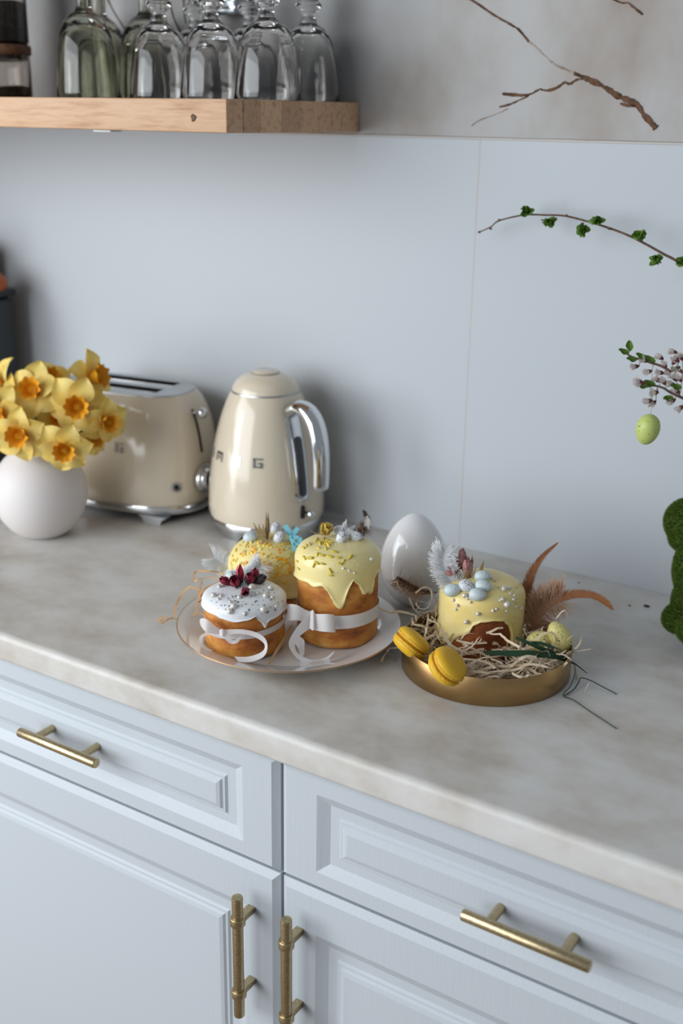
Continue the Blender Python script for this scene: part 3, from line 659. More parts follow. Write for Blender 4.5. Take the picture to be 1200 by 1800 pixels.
def daffodil(px, py, off, face, label, size=1.0, roll=0.0):
    """face = (right, up, towards the camera) of the corona"""
    c = at_d(px, py, vref, off); f = (RT * face[0] + UP * face[1] - FWD * face[2]).normalized()
    base = mouth + Vector((random.uniform(-0.010, 0.010), random.uniform(-0.010, 0.010), 0))
    D = thing('daffodil', label, 'flower', base, group='daffodils in the white vase')
    size *= 1.26; F = frame(f, x=RT, loc=c - base) @ Matrix.Rotation(roll, 4, 'Z') @ Matrix.Scale(size, 4)
    for k in range(6):
        a = pi / 3 * k + random.uniform(-0.12, 0.12)
        inst('petal', PM, D, F @ Matrix.Rotation(a, 4, 'Z') @ Matrix.Rotation(random.uniform(-0.30, 0.22) + (0.10 if k % 2 else -0.08), 4, 'Y') @ Matrix.Rotation(random.uniform(-0.25, 0.25), 4, 'X') @ Matrix.Scale(random.uniform(0.93, 1.08), 4))
    inst('corona', CM, D, F)
    st = MB()
    for k in range(5): st.ball((0.0018 * cos(k * 1.26), 0.0018 * sin(k * 1.26), 0.0105), 0.0011, (1, 1, 2.6), 6, 5)
    st.build('stamens', YL, D).matrix_local = F
    b0 = F @ Vector((0, 0, 0.001)); b1 = F @ Vector((0, 0, -0.012)); b2 = F @ Vector((0, 0, -0.020)) + Vector((0, 0, -0.010))
    low = Vector((-(base.x - vc.x) * 0.6, -(base.y - vc.y) * 0.6, -0.03))
    MB().tube(smooth_path([b0, b1, b2, Vector((b2.x * 0.55, b2.y * 0.55, min(b2.z * 0.7, b2.z - 0.008))), Vector((0, 0, 0.006)), low], 5), [0.0030] * 5 + [0.0034] * 5 + [0.0023] * 16, 8).build('stem', stem_m, D)
daffodil(62, 688, -0.020, (-0.15, 0.10, 0.95), 'open daffodil facing forward at the upper left of the bunch', 1.10, 0.3)
daffodil(137, 712, -0.030, (0.10, -0.25, 0.95), 'large open daffodil facing forward in the middle of the bunch', 1.14, 0.1)
daffodil(39, 762, -0.050, (-0.15, -0.30, 0.90), 'open daffodil at the lower left, just above the vase shoulder', 1.08, 0.5)
daffodil(114, 785, -0.055, (0.12, -0.45, 0.85), 'lowest daffodil, hanging in front of the vase neck', 1.02, 0.2)
daffodil(184, 738, -0.020, (0.60, -0.35, 0.65), 'daffodil turned right, nearest the toaster lettering', 0.92, 0.4)
daffodil(158, 664, 0.010, (0.80, 0.10, 0.35), 'topmost daffodil turned right, in front of the toaster slots', 1.12, 0.0)
daffodil(84, 670, 0.030, (0.45, 0.25, 0.55), 'daffodil half hidden behind the upper left bloom', 0.95, 0.7)
daffodil(2, 726, -0.030, (-0.25, -0.15, 0.9), 'daffodil cut by the left picture edge, middle height', 1.08, 0.2)
daffodil(6, 680, 0.010, (-0.75, 0.25, 0.45), 'daffodil at the left picture edge seen from its side, upper one', 1.08, 0.6)
daffodil(108, 733, 0.000, (0.05, -0.2, 0.9), 'shaded daffodil in the heart of the bunch', 0.95, 0.9)
daffodil(158, 762, 0.000, (0.65, -0.45, 0.35), 'pale daffodil between the lowest bloom and the toaster', 0.92, 0.3)
for k, (px, py, o) in enumerate(((45, 722, 0.0), (100, 755, 0.0), (165, 735, 0.015))):
    c = at_d(px, py, vref, o); base = mouth + Vector((0.004 * k - 0.004, 0.006 - 0.004 * k, -0.02))
    d = (c - base); A = []; B = []
    for i in range(9):
        t = i / 8; p = base + d * t + Vector((0, 0, 0.01 * sin(pi * t))); w = RT * (0.0045 * sin(pi * (0.12 + 0.88 * t)) + 0.0004)
        A.append(p - w); B.append(p + w)
    tag(MB().strip(A, B, 0.0008).build('daffodil_leaf', stem_m), ('dark green leaf among the left daffodils', 'dark green leaf under the middle daffodils', 'dark green leaf behind the right daffodils')[k], 'leaf', 'daffodil leaves')

# ================================================================== PLATE AND CAKES
pc = Vector((-0.031, -0.403))
P_ = thing('dinner_plate', 'round white porcelain plate with thin gold rim carrying three cakes', 'plate', (pc.x, pc.y, T))
MB().lathe([(0.0, 0.0035), (0.070, 0.0035), (0.072, 0.0), (0.077, 0.0), (0.078, 0.004), (0.100, 0.0085), (0.122, 0.0148), (0.1375, 0.0208), (0.1385, 0.0222), (0.1375, 0.0232), (0.120, 0.0180), (0.108, 0.0132), (0.100, 0.0098), (0.094, 0.0080), (0.0, 0.0078)], 96).build('dish', plate_m, P_, ang=50)
MB().lathe([(0.1362, 0.02275), (0.1384, 0.0234), (0.1392, 0.0224), (0.1384, 0.0216)], 96, cap0=False, cap1=False).build('gold_rim', goldrim_m, P_)
PLZ = 0.0082
def cyc(tabl):
    t = sorted(tabl); t = [(t[-1][0] - 360, t[-1][1])] + t + [(t[0][0] + 360, t[0][1])]
    return lambda deg: lerp_tab(t, ((deg + 180) % 360) - 180)
class Cake: pass
def cake(name, label, c, z0, prof, mcrust, R, zs, zt, low, micing, th=0.0022, seed=0.0, wob=0.0012, dome=(0.9, 0.75)):
    """prof: crust profile (r,z). Local +X looks at the camera; low(deg) = lower edge of the icing"""
    k = Cake(); k.c = c; k.az = camaz(c); k.R = R; k.zs = zs; k.zt = zt; k.th = th
    k.root = thing(name, label, 'cake', (c[0], c[1], T + z0), k.az); k.z0 = z0
    def md(r, z, a, i):
        f = noise.noise(Vector((cos(a) * 1.6, sin(a) * 1.6, z * 26 + seed))) * 0.0013 if r > 0.02 else 0
        return r + f, z
    MB().lathe([(0, 0)] + prof, 72, mod=md).build('crust', mcrust, k.root, ang=60)
    n = 160; m = MB(); rows = []
    tops = 14
    def rad(a): return R + th + wob * noise.noise(Vector((cos(a) * 1.3, sin(a) * 1.3, seed)))
    for j in range(1, tops + 1):
        ph = pi / 2 * j / tops
        rows.append([(rad(a) * sin(ph) ** dome[0] * cos(a), rad(a) * sin(ph) ** dome[0] * sin(a), zs + (zt - zs) * cos(ph) ** dome[1] + 0.0011 * noise.noise(Vector((sin(ph) * cos(a) * 3, sin(ph) * sin(a) * 3, seed + 4))) * cos(ph)) for a in (2 * pi * i / n for i in range(n))])
    for t in (0.1, 0.2, 0.3, 0.4, 0.5, 0.6, 0.7, 0.78, 0.85, 0.90, 0.94, 0.97, 0.99, 1.0):
        row = []
        for i in range(n):
            a = 2 * pi * i / n; lo = low(degrees(a)) - z0; zz = zs + (lo - zs) * t
            thk = th * (1 - 0.30 * t) + 0.0016 * math.exp(-((t - 0.88) / 0.10) ** 2) + (0.0012 * max(0, (t - 0.6) / 0.4) * (1.02 - t) * 3 if (zs - lo) > 0.02 else 0); thk *= 1.0 if t < 0.965 else (0.80 if t < 0.98 else (0.55 if t < 0.995 else 0.2))
            row.append((rad(a) - th + thk, a, zz))
        rows.append([(r * cos(a), r * sin(a), z) for r, a, z in row])
    last = []
    for i in range(n):
        a = 2 * pi * i / n; lo = low(degrees(a)) - z0; last.append(((R - 0.0016) * cos(a), (R - 0.0016) * sin(a), lo - 0.0008))
    rows.append(last)
    vs = [(0, 0, zt + 0.0005)] + [p for r in rows for p in r]
    fs = [(0, 1 + i, 1 + (i + 1) % n) for i in range(n)]
    for j in range(len(rows) - 1):
        for i in range(n):
            a = 1 + j * n + i; b = 1 + j * n + (i + 1) % n; fs.append((a, a + n, b + n, b))
    m.add(vs, fs).build('icing', micing, k.root, ang=70)
    def surf(px, py, lift=0.0):             # local point of the icing under a pixel
        Mi = Matrix.Rotation(-k.az, 4, 'Z') @ Matrix.Translation((-c[0], -c[1], -(T + z0)))
        o = Mi @ CAM; d = (Mi.to_3x3() @ ray(px, py)).normalized()
        t = 1.0
        for _ in range(900):
            p = o + d * t; rr = p.xy.length
            if rr < R + th and p.z < zs: break
            if p.z < zt and rr < R + th:
                u = (rr / (R + th)) ** (1 / dome[0]); zz = zs + (zt - zs) * max(0.0, 1 - u * u) ** (dome[1] / 2)
                if p.z < zz: break
            t += 0.0006
            if t > 2.2: break
        p = o + d * t
        if p.z > zs: nn = Vector((p.x, p.y, (R * R) / max(0.004, zt - zs) * 0.16)).normalized()
        else: nn = Vector((p.x, p.y, 0)).normalized()
        return p + nn * lift, nn
    k.surf = surf
    k.M = Matrix.Translation((c[0], c[1], T + z0)) @ Matrix.Rotation(k.az, 4, 'Z')
    return k
# --- tall cake, lemon icing
low_t = cyc([(-180, 0.088), (-150, 0.080), (-120, 0.090), (-90, 0.084), (-70, 0.0885), (-60.6, 0.0889), (-44, 0.0902), (-33, 0.0870), (-20, 0.0905), (-13.6, 0.0853), (-8, 0.0760), (-3, 0.0672), (1, 0.0635), (5, 0.0625), (8, 0.0650), (10, 0.0725), (12.5, 0.083), (16, 0.0900), (20.3, 0.0983), (28.6, 0.0923), (33.5, 0.0840), (36.5, 0.0785), (40, 0.0770), (43, 0.0790), (46, 0.0795), (49, 0.0750), (52, 0.0755), (56.6, 0.094), (64, 0.0980), (85, 0.092), (120, 0.080), (150, 0.092)])
tall = cake('easter_cake', 'tall cylindrical cake with dripping lemon icing and satin bow on the plate', (0.0209, -0.3741), PLZ, [(0.0440, 0.0), (0.0480, 0.0018), (0.0496, 0.006), (0.0498, 0.02), (0.0494, 0.04), (0.0490, 0.06), (0.0494, 0.08), (0.0490, 0.092), (0.042, 0.102), (0, 0.105)], crust_m, 0.0498, 0.1010, 0.1235, low_t, icing_y, th=0.0026, seed=3.1, dome=(0.52, 0.9))
# --- small cake, white icing
low_s = cyc([(-180, 0.060), (-150, 0.056), (-120, 0.063), (-90, 0.062), (-63.7, 0.0633), (-43, 0.0645), (-32, 0.0622), (-12.5, 0.0599), (3, 0.0624), (15.4, 0.0665), (19.5, 0.0600), (25, 0.0560), (29.2, 0.0490), (32, 0.0550), (36, 0.0570), (49, 0.0575), (65, 0.059), (88, 0.0560), (120, 0.058), (150, 0.062)])
small = cake('easter_cake', 'small low cake with white icing, silver pearls and red rosebuds on the plate', (-0.0544, -0.4635), PLZ, [(0.040, 0.0), (0.0452, 0.002), (0.0478, 0.008), (0.0484, 0.018), (0.0480, 0.028), (0.0462, 0.0355), (0.0470, 0.042), (0.0484, 0.048), (0.0478, 0.056), (0.044, 0.062), (0, 0.063)], crust_m, 0.0482, 0.0600, 0.0735, low_s, icing_w, th=0.0020, seed=8.7, dome=(0.62, 0.9))
# --- back cake, butter icing
low_b = cyc([(-180, 0.030), (-120, 0.026), (-75, 0.030), (-40, 0.027), (0, 0.030), (20, 0.0300), (38, 0.028), (70, 0.032), (120, 0.027)])
back = cake('easter_cake', 'domed cake covered in butter yellow icing and orange sprinkles at the back of the plate', (-0.1075, -0.338), PLZ, [(0.044, 0.0), (0.0495, 0.002), (0.0515, 0.008), (0.0518, 0.05), (0.04, 0.07), (0, 0.075)], crust_m, 0.0520, 0.0480, 0.0880, low_b, icing_y3, th=0.0028, seed=5.5, dome=(0.80, 0.85))
# --- cake on the tray
low_r = cyc([(-180, 0.030), (-150, 0.024), (-120, 0.034), (-90, 0.022), (-63.8, 0.0195), (-50, 0.0165), (-45, 0.0170), (-37, 0.0300), (-24, 0.0375), (-14.6, 0.043), (-7.6, 0.055), (2.3, 0.0600), (17.4, 0.062), (31.3, 0.0606), (39.6, 0.0542), (46.5, 0.0440), (50.1, 0.0200), (54, 0.012), (75, 0.0100), (82, 0.012), (88, 0.0201), (120, 0.040), (150, 0.030)])
right = cake('easter_cake', 'lemon iced cake with large drips nested in straw on the brass tray', (0.1811, -0.3026), 0.0060, [(0.042, 0.0), (0.0475, 0.002), (0.0490, 0.008), (0.0490, 0.05), (0.048, 0.062), (0.040, 0.072), (0, 0.076)], crust_dark, 0.0490, 0.0680, 0.0915, low_r, icing_y2, th=0.0026, seed=1.9, dome=(0.58, 0.9))

# --- ribbons
def ring_band(k, zc, w, parent, mt, name, tilt=0.0, phase=0.0, R_=None, a0=0, a1=2 * pi):
    A = []; B = []; n = 72
    for i in range(n + 1):
        a = a0 + (a1 - a0) * i / n; z = zc - k.z0 + tilt * cos(a - phase); r = (R_ or k.R) + 0.0011 + 0.0004 * sin(5 * a)
        A.append((r * cos(a), r * sin(a), z - w / 2)); B.append((r * cos(a), r * sin(a), z + w / 2))
    return MB().strip(A, B, 0.0003).build(name, mt, parent, ang=70)
def px_strip(k, EA, EB, parent, mt, name, base_off=0.0, sub=5, th=0.00035):
    ref = Wp(k.c[0], k.c[1], 0.045); Mi = k.M.inverted()
    f = lambda E: [Mi @ p for p in smooth_path([at_d(e[0], e[1], ref, base_off + (e[2] if len(e) > 2 else 0)) for e in E], sub)]
    return MB().strip(f(EA), f(EB), th).build(name, mt, parent, ang=70)
z6 = lambda L, ox, oy: [(ox + e[0] / 6, oy + e[1] / 6) + tuple(e[2:]) for e in L]
rb = ring_band(tall, 0.0440, 0.0170, tall.root, satin_m, 'ribbon', tilt=0.0022, phase=0.5, R_=0.0498)
Z = lambda L: z6(L, 480, 880)
px_strip(tall, Z([(415, 1175, -0.001), (340, 1150, -0.004), (260, 1105, -0.008), (190, 1090, -0.006), (148, 1098, 0.002)]), Z([(410, 1290, -0.001), (330, 1275, -0.002), (250, 1262, -0.006), (190, 1262, -0.004), (148, 1258, 0.002)]), rb, satin_m, 'bow_loop', -0.052)
px_strip(tall, Z([(400, 1185), (470, 1195, -0.006), (560, 1196, -0.010), (632, 1202, -0.006), (640, 1215, 0.003)]), Z([(405, 1350), (480, 1375, -0.003), (570, 1385, -0.006), (645, 1390, -0.003), (655, 1378, 0.004)]), rb, satin_m, 'bow_loop', -0.0555)
px_strip(tall, Z([(395, 1165), (420, 1155, -0.003), (440, 1190, -0.001)]), Z([(385, 1345), (420, 1370, -0.003), (440, 1340, -0.001)]), rb, satin_m, 'knot', -0.0595)
px_strip(tall, Z([(395, 1200, 0.0), (310, 1265, -0.006), (225, 1375, -0.010), (165, 1500, -0.010), (200, 1600, -0.009), (290, 1690, -0.006), (420, 1722, -0.004), (560, 1690, 0.0), (648, 1590, 0.004)]),
         Z([(395, 1345, 0.0), (335, 1385, -0.004), (270, 1440, -0.006), (232, 1510, -0.006), (245, 1590, -0.006), (330, 1655, -0.004), (430, 1680, -0.003), (550, 1655, 0.001), (640, 1588, 0.004)]), rb, satin_m, 'tail', -0.056)
px_strip(tall, Z([(225, 1400, -0.004), (270, 1425, -0.003), (325, 1470, -0.002), (330, 1540, 0.0), (325, 1632, 0.002)]), Z([(215, 1500, -0.004), (240, 1520, -0.003), (262, 1560, -0.002), (275, 1600, 0.0), (292, 1640, 0.002)]), rb, satin_m, 'tail', -0.051)
Z = lambda L: z6(L, 330, 980)
rs = ring_band(small, 0.0415, 0.0072, small.root, organza_m, 'ribbon', tilt=0.0035, phase=1.5, R_=0.0482)
px_strip(small, Z([(365, 772), (290, 725, -0.004), (205, 655, -0.006), (150, 640, -0.002), (128, 655, 0.004)]), Z([(355, 812), (260, 803, -0.002), (195, 785, -0.004), (150, 740, 0.0), (128, 690, 0.004)]), rs, organza_m, 'bow_loop', -0.050)
px_strip(small, Z([(368, 765), (470, 757, -0.002), (590, 760, -0.004), (720, 790, -0.006), (812, 850, -0.008), (840, 950, -0.009), (795, 1050, -0.008), (660, 1102, -0.004), (535, 1100, 0)]),
         Z([(372, 818), (470, 808, -0.002), (570, 806, -0.004), (690, 832, -0.005), (788, 890, -0.006), (812, 945, -0.007), (770, 1000, -0.006), (640, 1045, -0.003), (488, 1045, 0)]), rs, organza_m, 'bow_loop', -0.052)
px_strip(small, Z([(352, 812), (395, 862, -0.003), (450, 908, -0.005), (520, 902, -0.005), (572, 842, -0.001)]), Z([(385, 808), (430, 840, -0.002), (470, 872, -0.003), (510, 866, -0.003), (543, 832, -0.001)]), rs, organza_m, 'bow_loop', -0.0525)
px_strip(small, Z([(335, 765), (365, 752, -0.002), (395, 775)]), Z([(335, 825), (365, 835, -0.002), (395, 815)]), rs, organza_m, 'knot', -0.0545)
px_strip(small, Z([(205, 785), (130, 825, 0.002), (120, 900, 0.004), (160, 960, 0.008), (235, 1000, 0.010)]), Z([(245, 800), (170, 838, 0.002), (155, 895, 0.004), (190, 945, 0.008), (255, 975, 0.010)]), rs, organza_m, 'tail', -0.040)

# --- sprinkles, pearls
def rodm():
    return MB().tube([(-0.0034, 0, 0), (-0.0031, 0, 0), (0.0031, 0, 0), (0.0034, 0, 0)], [0.0011, 0.00135, 0.00135, 0.0011], 8, ref=(0, 0, 1)).mesh('sugar_rod', rod_m)
RM = rodm()
for i, (x, y) in enumerate([(335, 605), (395, 605), (470, 570), (515, 575), (520, 665), (600, 590), (600, 740), (605, 785), (650, 540), (690, 600), (810, 595), (740, 640), (705, 665), (430, 680), (460, 655), (560, 515), (480, 500), (500, 455), (550, 460), (585, 470), (450, 430), (470, 410), (520, 440), (360, 480), (395, 465), (610, 440), (540, 405), (575, 425), (262, 640), (275, 715), (330, 500)]):
    p, nn = tall.surf(480 + x / 6, 880 + y / 6, 0.0010)
    a = random.uniform(0, pi); t = Vector((cos(a), sin(a), 0)); inst('sugar_rod', RM, tall.root, frame(nn, x=t, loc=p) @ Matrix.Rotation(0, 4, 'Z') @ Matrix.Scale(random.uniform(0.8, 1.25), 4))
def scatter(k, pts, r, mt, name, parent, flat=0.6, parts=False):
    if parts:
        me = MB().ball((0, 0, 0), 1.0, nu=14, nv=9).mesh(name, mt)
        for px, py, s in pts:
            p, nn = k.surf(px, py, r * s * 0.55); inst(name, me, parent, frame(nn, loc=p) @ Matrix.Diagonal((r * s, r * s, r * s * flat, 1)))
        return
    m = MB()
    for px, py, s in pts:
        p, nn = k.surf(px, py, r * s * 0.4); F = frame(nn).to_3x3()
        m.ball(p, r * s, (1, 1, flat), 8, 5, F.to_4x4())
    tag(m.build(name, mt, parent), kind='stuff')
rnd = random.Random(21)
def cloud(box, n, s0=0.7, s1=1.2, test=None):
    out = []
    while len(out) < n:
        x = rnd.uniform(box[0], box[2]); y = rnd.uniform(box[1], box[3])
        if test is None or test(x, y): out.append((x, y, rnd.uniform(s0, s1)))
    return out
scatter(tall, cloud((575, 955, 655, 1010), 36), 0.0006, icing_w, 'white_grains', tall.root)
scatter(tall, [(651, 983, 1.0), (603, 999, .7), (613, 1003, .6), (622, 1007, .6)], 0.0021, icing_w, 'sugar_pearl', tall.root, 1.0, True)
el = lambda cx, cy, rx, ry: (lambda x, y: ((x - cx) / rx) ** 2 + ((y - cy) / ry) ** 2 < 1)
scatter(back, cloud((405, 935, 540, 1035), 95, test=el(470, 985, 66, 46)), 0.0020, disc_y, 'yellow_sprinkles', back.root, 0.35)
scatter(back, cloud((405, 935, 540, 1035), 85, test=el(480, 978, 60, 42)), 0.0022, disc_o, 'orange_sprinkles', back.root, 0.35)
scatter(back, cloud((405, 935, 540, 1035), 40, test=el(470, 985, 66, 46)), 0.0016, disc_g, 'green_sprinkles', back.root, 0.35)
S6 = lambda L: [(330 + x / 6, 980 + y / 6, s) for x, y, s in L]
scatter(small, S6([(490, 515, 1.0), (450, 570, .9), (790, 550, 1.05), (810, 410, 1.0), (860, 330, 1.0), (670, 330, 1.1), (935, 285, 1.1), (545, 425, .7), (285, 405, .9), (340, 315, .7), (880, 420, .8), (730, 380, .7), (600, 590, .6), (925, 520, .6), (330, 440, .5), (355, 410, .5), (450, 470, .5)]), 0.0040, pearl_m, 'sugar_pearl', small.root, 1.0, True)
scatter(small, [(x, y, s) for x, y, s in cloud((368, 1022, 500, 1085), 90, 0.4, 1.2, el(435, 1053, 64, 30))], 0.0011, dust_m, 'silver_dust', small.root, 0.8)
R6 = lambda L: [(740 + x / 6, 940 + y / 6, s) for x, y, s in L]
scatter(right, R6([(465, 640, 1.0), (525, 665, .6), (490, 670, .55), (345, 690, .6), (385, 745, .6), (370, 785, .5), (600, 830, .7), (478, 915, .8), (860, 570, 1.1), (895, 735, 1.2), (850, 680, .8), (830, 690, .6), (755, 800, .6), (790, 785, .5), (965, 685, .65), (990, 755, .6), (1045, 770, .6), (895, 800, .5), (925, 560, .6), (770, 480, .55), (735, 460, .5), (520, 710, .5), (975, 640, .55), (935, 620, .5), (245, 595, .5)]), 0.0034, pearl_m, 'sugar_pearl', right.root, 1.0, True)
scatter(right, cloud((860, 1030, 908, 1110), 22, 0.5, 1.1), 0.0008, crumb_m, 'dark_specks', right.root, 0.4)

# --- candy eggs resting on the icing
def egg_obj(name, k, px, py, length, mt, label, group, tilt=(1, 0.2, 0.4), sink=0.36, w=0.76, cat='candy egg'):
    p, nn = k.surf(px, py, length * w * 0.5 * (1 - sink)); p = k.M @ p
    ax = (RT * tilt[0] + UP * tilt[1] - FWD * tilt[2]).normalized()
    M = frame(ax).to_3x3().to_4x4()
    o = MB().ball((0, 0, 0), length / 2, (w, w, 1), 24, 16, M, egg=0.10).build(name, mt); o.location = p
    return tag(o, label, cat, group)
G1 = 'speckled candy eggs on the tall cake'
egg_obj('candy_egg', tall, 599, 951, 0.0178, candy_w, 'speckled white candy egg at the front of the tall cake top', G1, (0.3, 1, 0.5))
egg_obj('candy_egg', tall, 621, 948, 0.0180, candy_w, 'speckled white candy egg on the tall cake beside the barred feather', G1, (1, -0.2, 0.3))
egg_obj('candy_egg', tall, 596, 941, 0.0170, candy_w, 'speckled white candy egg on the tall cake behind the front one', G1, (1, 0.3, 0.2), sink=0.0)
G2 = 'speckled candy eggs on the domed back cake'
egg_obj('candy_egg', back, 447, 948, 0.0195, candy_b, 'pale blue candy egg left of the dry blades on the domed cake', G2, (1, 0.1, 0.3), 0.2)
egg_obj('candy_egg', back, 482, 938, 0.0190, candy_w, 'white candy egg right of the dry blades, upper one', G2, (0.2, 1, 0.2), -0.1)
egg_obj('candy_egg', back, 486, 949, 0.0195, candy_w, 'white candy egg right of the dry blades, lower one', G2, (0.5, 0.8, 0.4), 0.15)
G3 = 'grey candy eggs on the white iced cake'
egg_obj('candy_egg', small, 411, 1020, 0.0165, candy_b, 'grey blue candy egg behind the red rosebuds, left one', G3, (1, 0.1, 0.2), 0.0)
egg_obj('candy_egg', small, 434, 1017, 0.0165, candy_b, 'grey blue candy egg behind the red rosebuds, right one', G3, (1, 0.1, 0.2), 0.0)
G4 = 'blue candy eggs on the tray cake'
egg_obj('candy_egg', right, 800, 1038, 0.0205, candy_b, 'speckled blue candy egg leftmost on the tray cake', G4, (1, 0.25, 0.2))
egg_obj('candy_egg', right, 823, 1031, 0.0195, candy_w, 'heavily speckled white candy egg under the pale rosebuds', G4, (1, -0.3, 0.2))
egg_obj('candy_egg', right, 840, 1045, 0.0205, candy_b, 'plain blue candy egg frontmost on the tray cake', G4, (1, -0.1, 0.2))
egg_obj('candy_egg', right, 849, 1031, 0.0205, candy_b, 'speckled blue candy egg at the right of the egg cluster', G4, (1, -0.2, 0.3))
egg_obj('candy_egg', right, 848, 1019, 0.0200, candy_b, 'pale blue candy egg behind, beside the dry stem on the tray cake', G4, (1, 0.1, 0.1), 0.2)

# --- dried rosebuds
def bud(name, c, up, size, mt, sep, label, group, npet=7, open_=0.25):
    B_ = thing(name, label, 'rosebud', c, group=group); F = frame(up)
    for k in range(npet):
        a = 2 * pi * k / npet * 1.62; m = MB(); vs = []; r0 = 0.40 - 0.03 * k
        for j in range(7):
            t = j / 6; rr = size * r0 * sin(pi * (0.12 + 0.62 * t)) * (1 + open_ * t)
            for i in range(5):
                u = (-1 + i / 2) * (0.95 - 0.45 * t * t); vs.append((rr * cos(u), rr * sin(u), size * (t * (0.95 + 0.04 * k) - 0.35) - size * 0.05 * u * u * t))
        m.add(vs, [(j * 5 + i, j * 5 + i + 1, j * 5 + 6 + i, j * 5 + 5 + i) for j in range(6) for i in range(4)])
        m.build('petal', mt, B_, ang=70).matrix_local = F @ Matrix.Rotation(a, 4, 'Z')
    MB().ball((0, 0, -size * 0.32), size * 0.26, (1, 1, 0.9)).build('hip', sep, B_).matrix_local = F
    for k in range(4):
        a = k * pi / 2 + 0.4
        MB().strip([Vector((cos(a + d) * size * 0.30, sin(a + d) * size * 0.30, -size * 0.3)) * (1 if i == 0 else 1) if i == 0 else Vector((cos(a) * size * 0.50, sin(a) * size * 0.50, size * 0.35 * i / 2)) for i, d in ((0, -0.3), (1, 0), (2, 0))],
                   [Vector((cos(a + 0.3) * size * 0.30, sin(a + 0.3) * size * 0.30, -size * 0.3)), Vector((cos(a + 0.25) * size * 0.50, sin(a + 0.25) * size * 0.50, size * 0.17)), Vector((cos(a) * size * 0.50, sin(a) * size * 0.50, size * 0.36))], 0.0004).build('sepal', sep, B_).matrix_local = F
    return B_
def on(k, px, py, lift): return k.M @ k.surf(px, py, lift)[0]
def dirv(r, u, t): return (RT * r + UP * u - FWD * t).normalized()
GR = 'dried red rosebuds on the white cake'
bud('rosebud', on(small, 401, 1029, 0.004), dirv(-0.6, 0.6, 0.4), 0.0120, rose_m, rose_dark, 'small dried red rosebud leftmost on the white cake', GR)
bud('rosebud', on(small, 417, 1032, 0.005), dirv(-0.2, 0.5, 0.8), 0.0165, rose_m, rose_dark, 'dark open dried rosebud in the middle of the white cake', GR)
bud('rosebud', on(small, 423, 1026, 0.010), dirv(0.0, 1.0, 0.1), 0.0185, rose_hot, rose_dark, 'bright crimson pointed rosebud highest on the white cake', GR, 5, -0.5)
bud('rosebud', on(small, 431, 1043, 0.004), dirv(0.1, -0.2, 1.0), 0.0125, rose_m, rose_dark, 'small star shaped rosebud nearest the camera on the white cake', GR)
bud('rosebud', on(small, 437, 1028, 0.005), dirv(0.1, 0.7, 0.5), 0.0135, rose_m, rose_dark, 'dried red rosebud right of the crimson one', GR)
bud('rosebud', on(small, 444, 1021, 0.006), dirv(0.2, 0.8, 0.2), 0.0125, rose_m, rose_dark, 'dried red rosebud at the back right of the cluster', GR)
bud('rosebud', on(small, 452, 1026, 0.004), dirv(0.8, 0.6, 0.2), 0.0135, rose_dark, rose_dark, 'almost black dried bud rightmost on the white cake', GR)
GP = 'dusty pink rosebuds on the tray cake'
bud('rosebud', on(right, 808, 1015, 0.008), dirv(-0.75, 0.5, 0.3), 0.0185, rose_pale, sepal_m, 'dusty purple rosebud lying left on the tray cake', GP)
bud('rosebud', on(right, 829, 1014, 0.010), dirv(0.0, 1.0, 0.25), 0.0205, rose_pale, sepal_m, 'dusty pink rosebud standing in front on the tray cake', GP, 7, -0.2)
bud('rosebud', on(right, 829, 1010, 0.020), dirv(0.0, 1.0, -0.1), 0.0190, rose_pale, sepal_m, 'dusty pink rosebud standing behind the front one on the tray cake', GP, 7, -0.3)

def blade(name, pts, w, mt, label, cat, group, th=0.0009, side=None, taper=True):
    P = smooth_path(pts, 5); n = len(P); A = []; B = []
    for i, p in enumerate(P):
        t = (P[min(i + 1, n - 1)] - P[max(i - 1, 0)]).normalized(); s_ = (side if side is not None else FWD).cross(t).normalized()
        f = i / (n - 1); ww = w * (0.55 + 0.45 * sin(pi * min(1, f * 1.2))) * (1 - 0.75 * max(0, (f - 0.6) / 0.4) if taper else 1)
        A.append(p - s_ * ww / 2); B.append(p + s_ * ww / 2)
    return tag(MB().strip(A, B, th).build(name, mt, ang=60), label, cat, group)
E36 = lambda x, y: (360 + x / 6, 890 + y / 6)
GB = 'dry brown blades on the domed cake'
root_b = on(back, 466, 951, 0.0)
for (bx, by, tx_, ty, d, lb) in ((590, 330, 510, 170, 0, 'dry brown blade leaning furthest left on the domed cake'), (605, 330, 565, 185, -0.002, 'dry brown blade second from left on the domed cake'), (630, 330, 610, 185, -0.003, 'dry brown blade in the middle on the domed cake'), (650, 330, 645, 50, 0.001, 'tallest dry brown blade standing upright on the domed cake'), (655, 330, 668, 70, 0.003, 'tall dry brown blade just right of the tallest one'), (640, 385, 600, 320, -0.008, 'short dry brown blade lying at the foot of the others')):
    a = at_d(*E36(bx, by + 25), root_b, d); b = at_d(*E36(tx_, ty), root_b, d + 0.002)
    blade('dried_leaf', [a, a.lerp(b, 0.5) + RT * 0.0006, b], 0.0040 if ty < 300 else 0.0085, blade_m, lb, 'dried leaf', GB)
rr_ = on(right, 843, 1018, 0.002)
blade('dried_leaf', [at_d(841, 1018, rr_), at_d(846, 1000, rr_), at_d(850, 985, rr_)], 0.0042, blade_m, 'dry brown stem standing right of the pink rosebuds', 'dried leaf', 'dry stems on the tray cake')
blade('dried_leaf', [at_d(829, 995, rr_, 0.004), at_d(829.5, 985, rr_, 0.004), at_d(830, 976, rr_, 0.004)], 0.0030, blade_m, 'short dry stem above the standing pink rosebuds', 'dried leaf', 'dry stems on the tray cake')
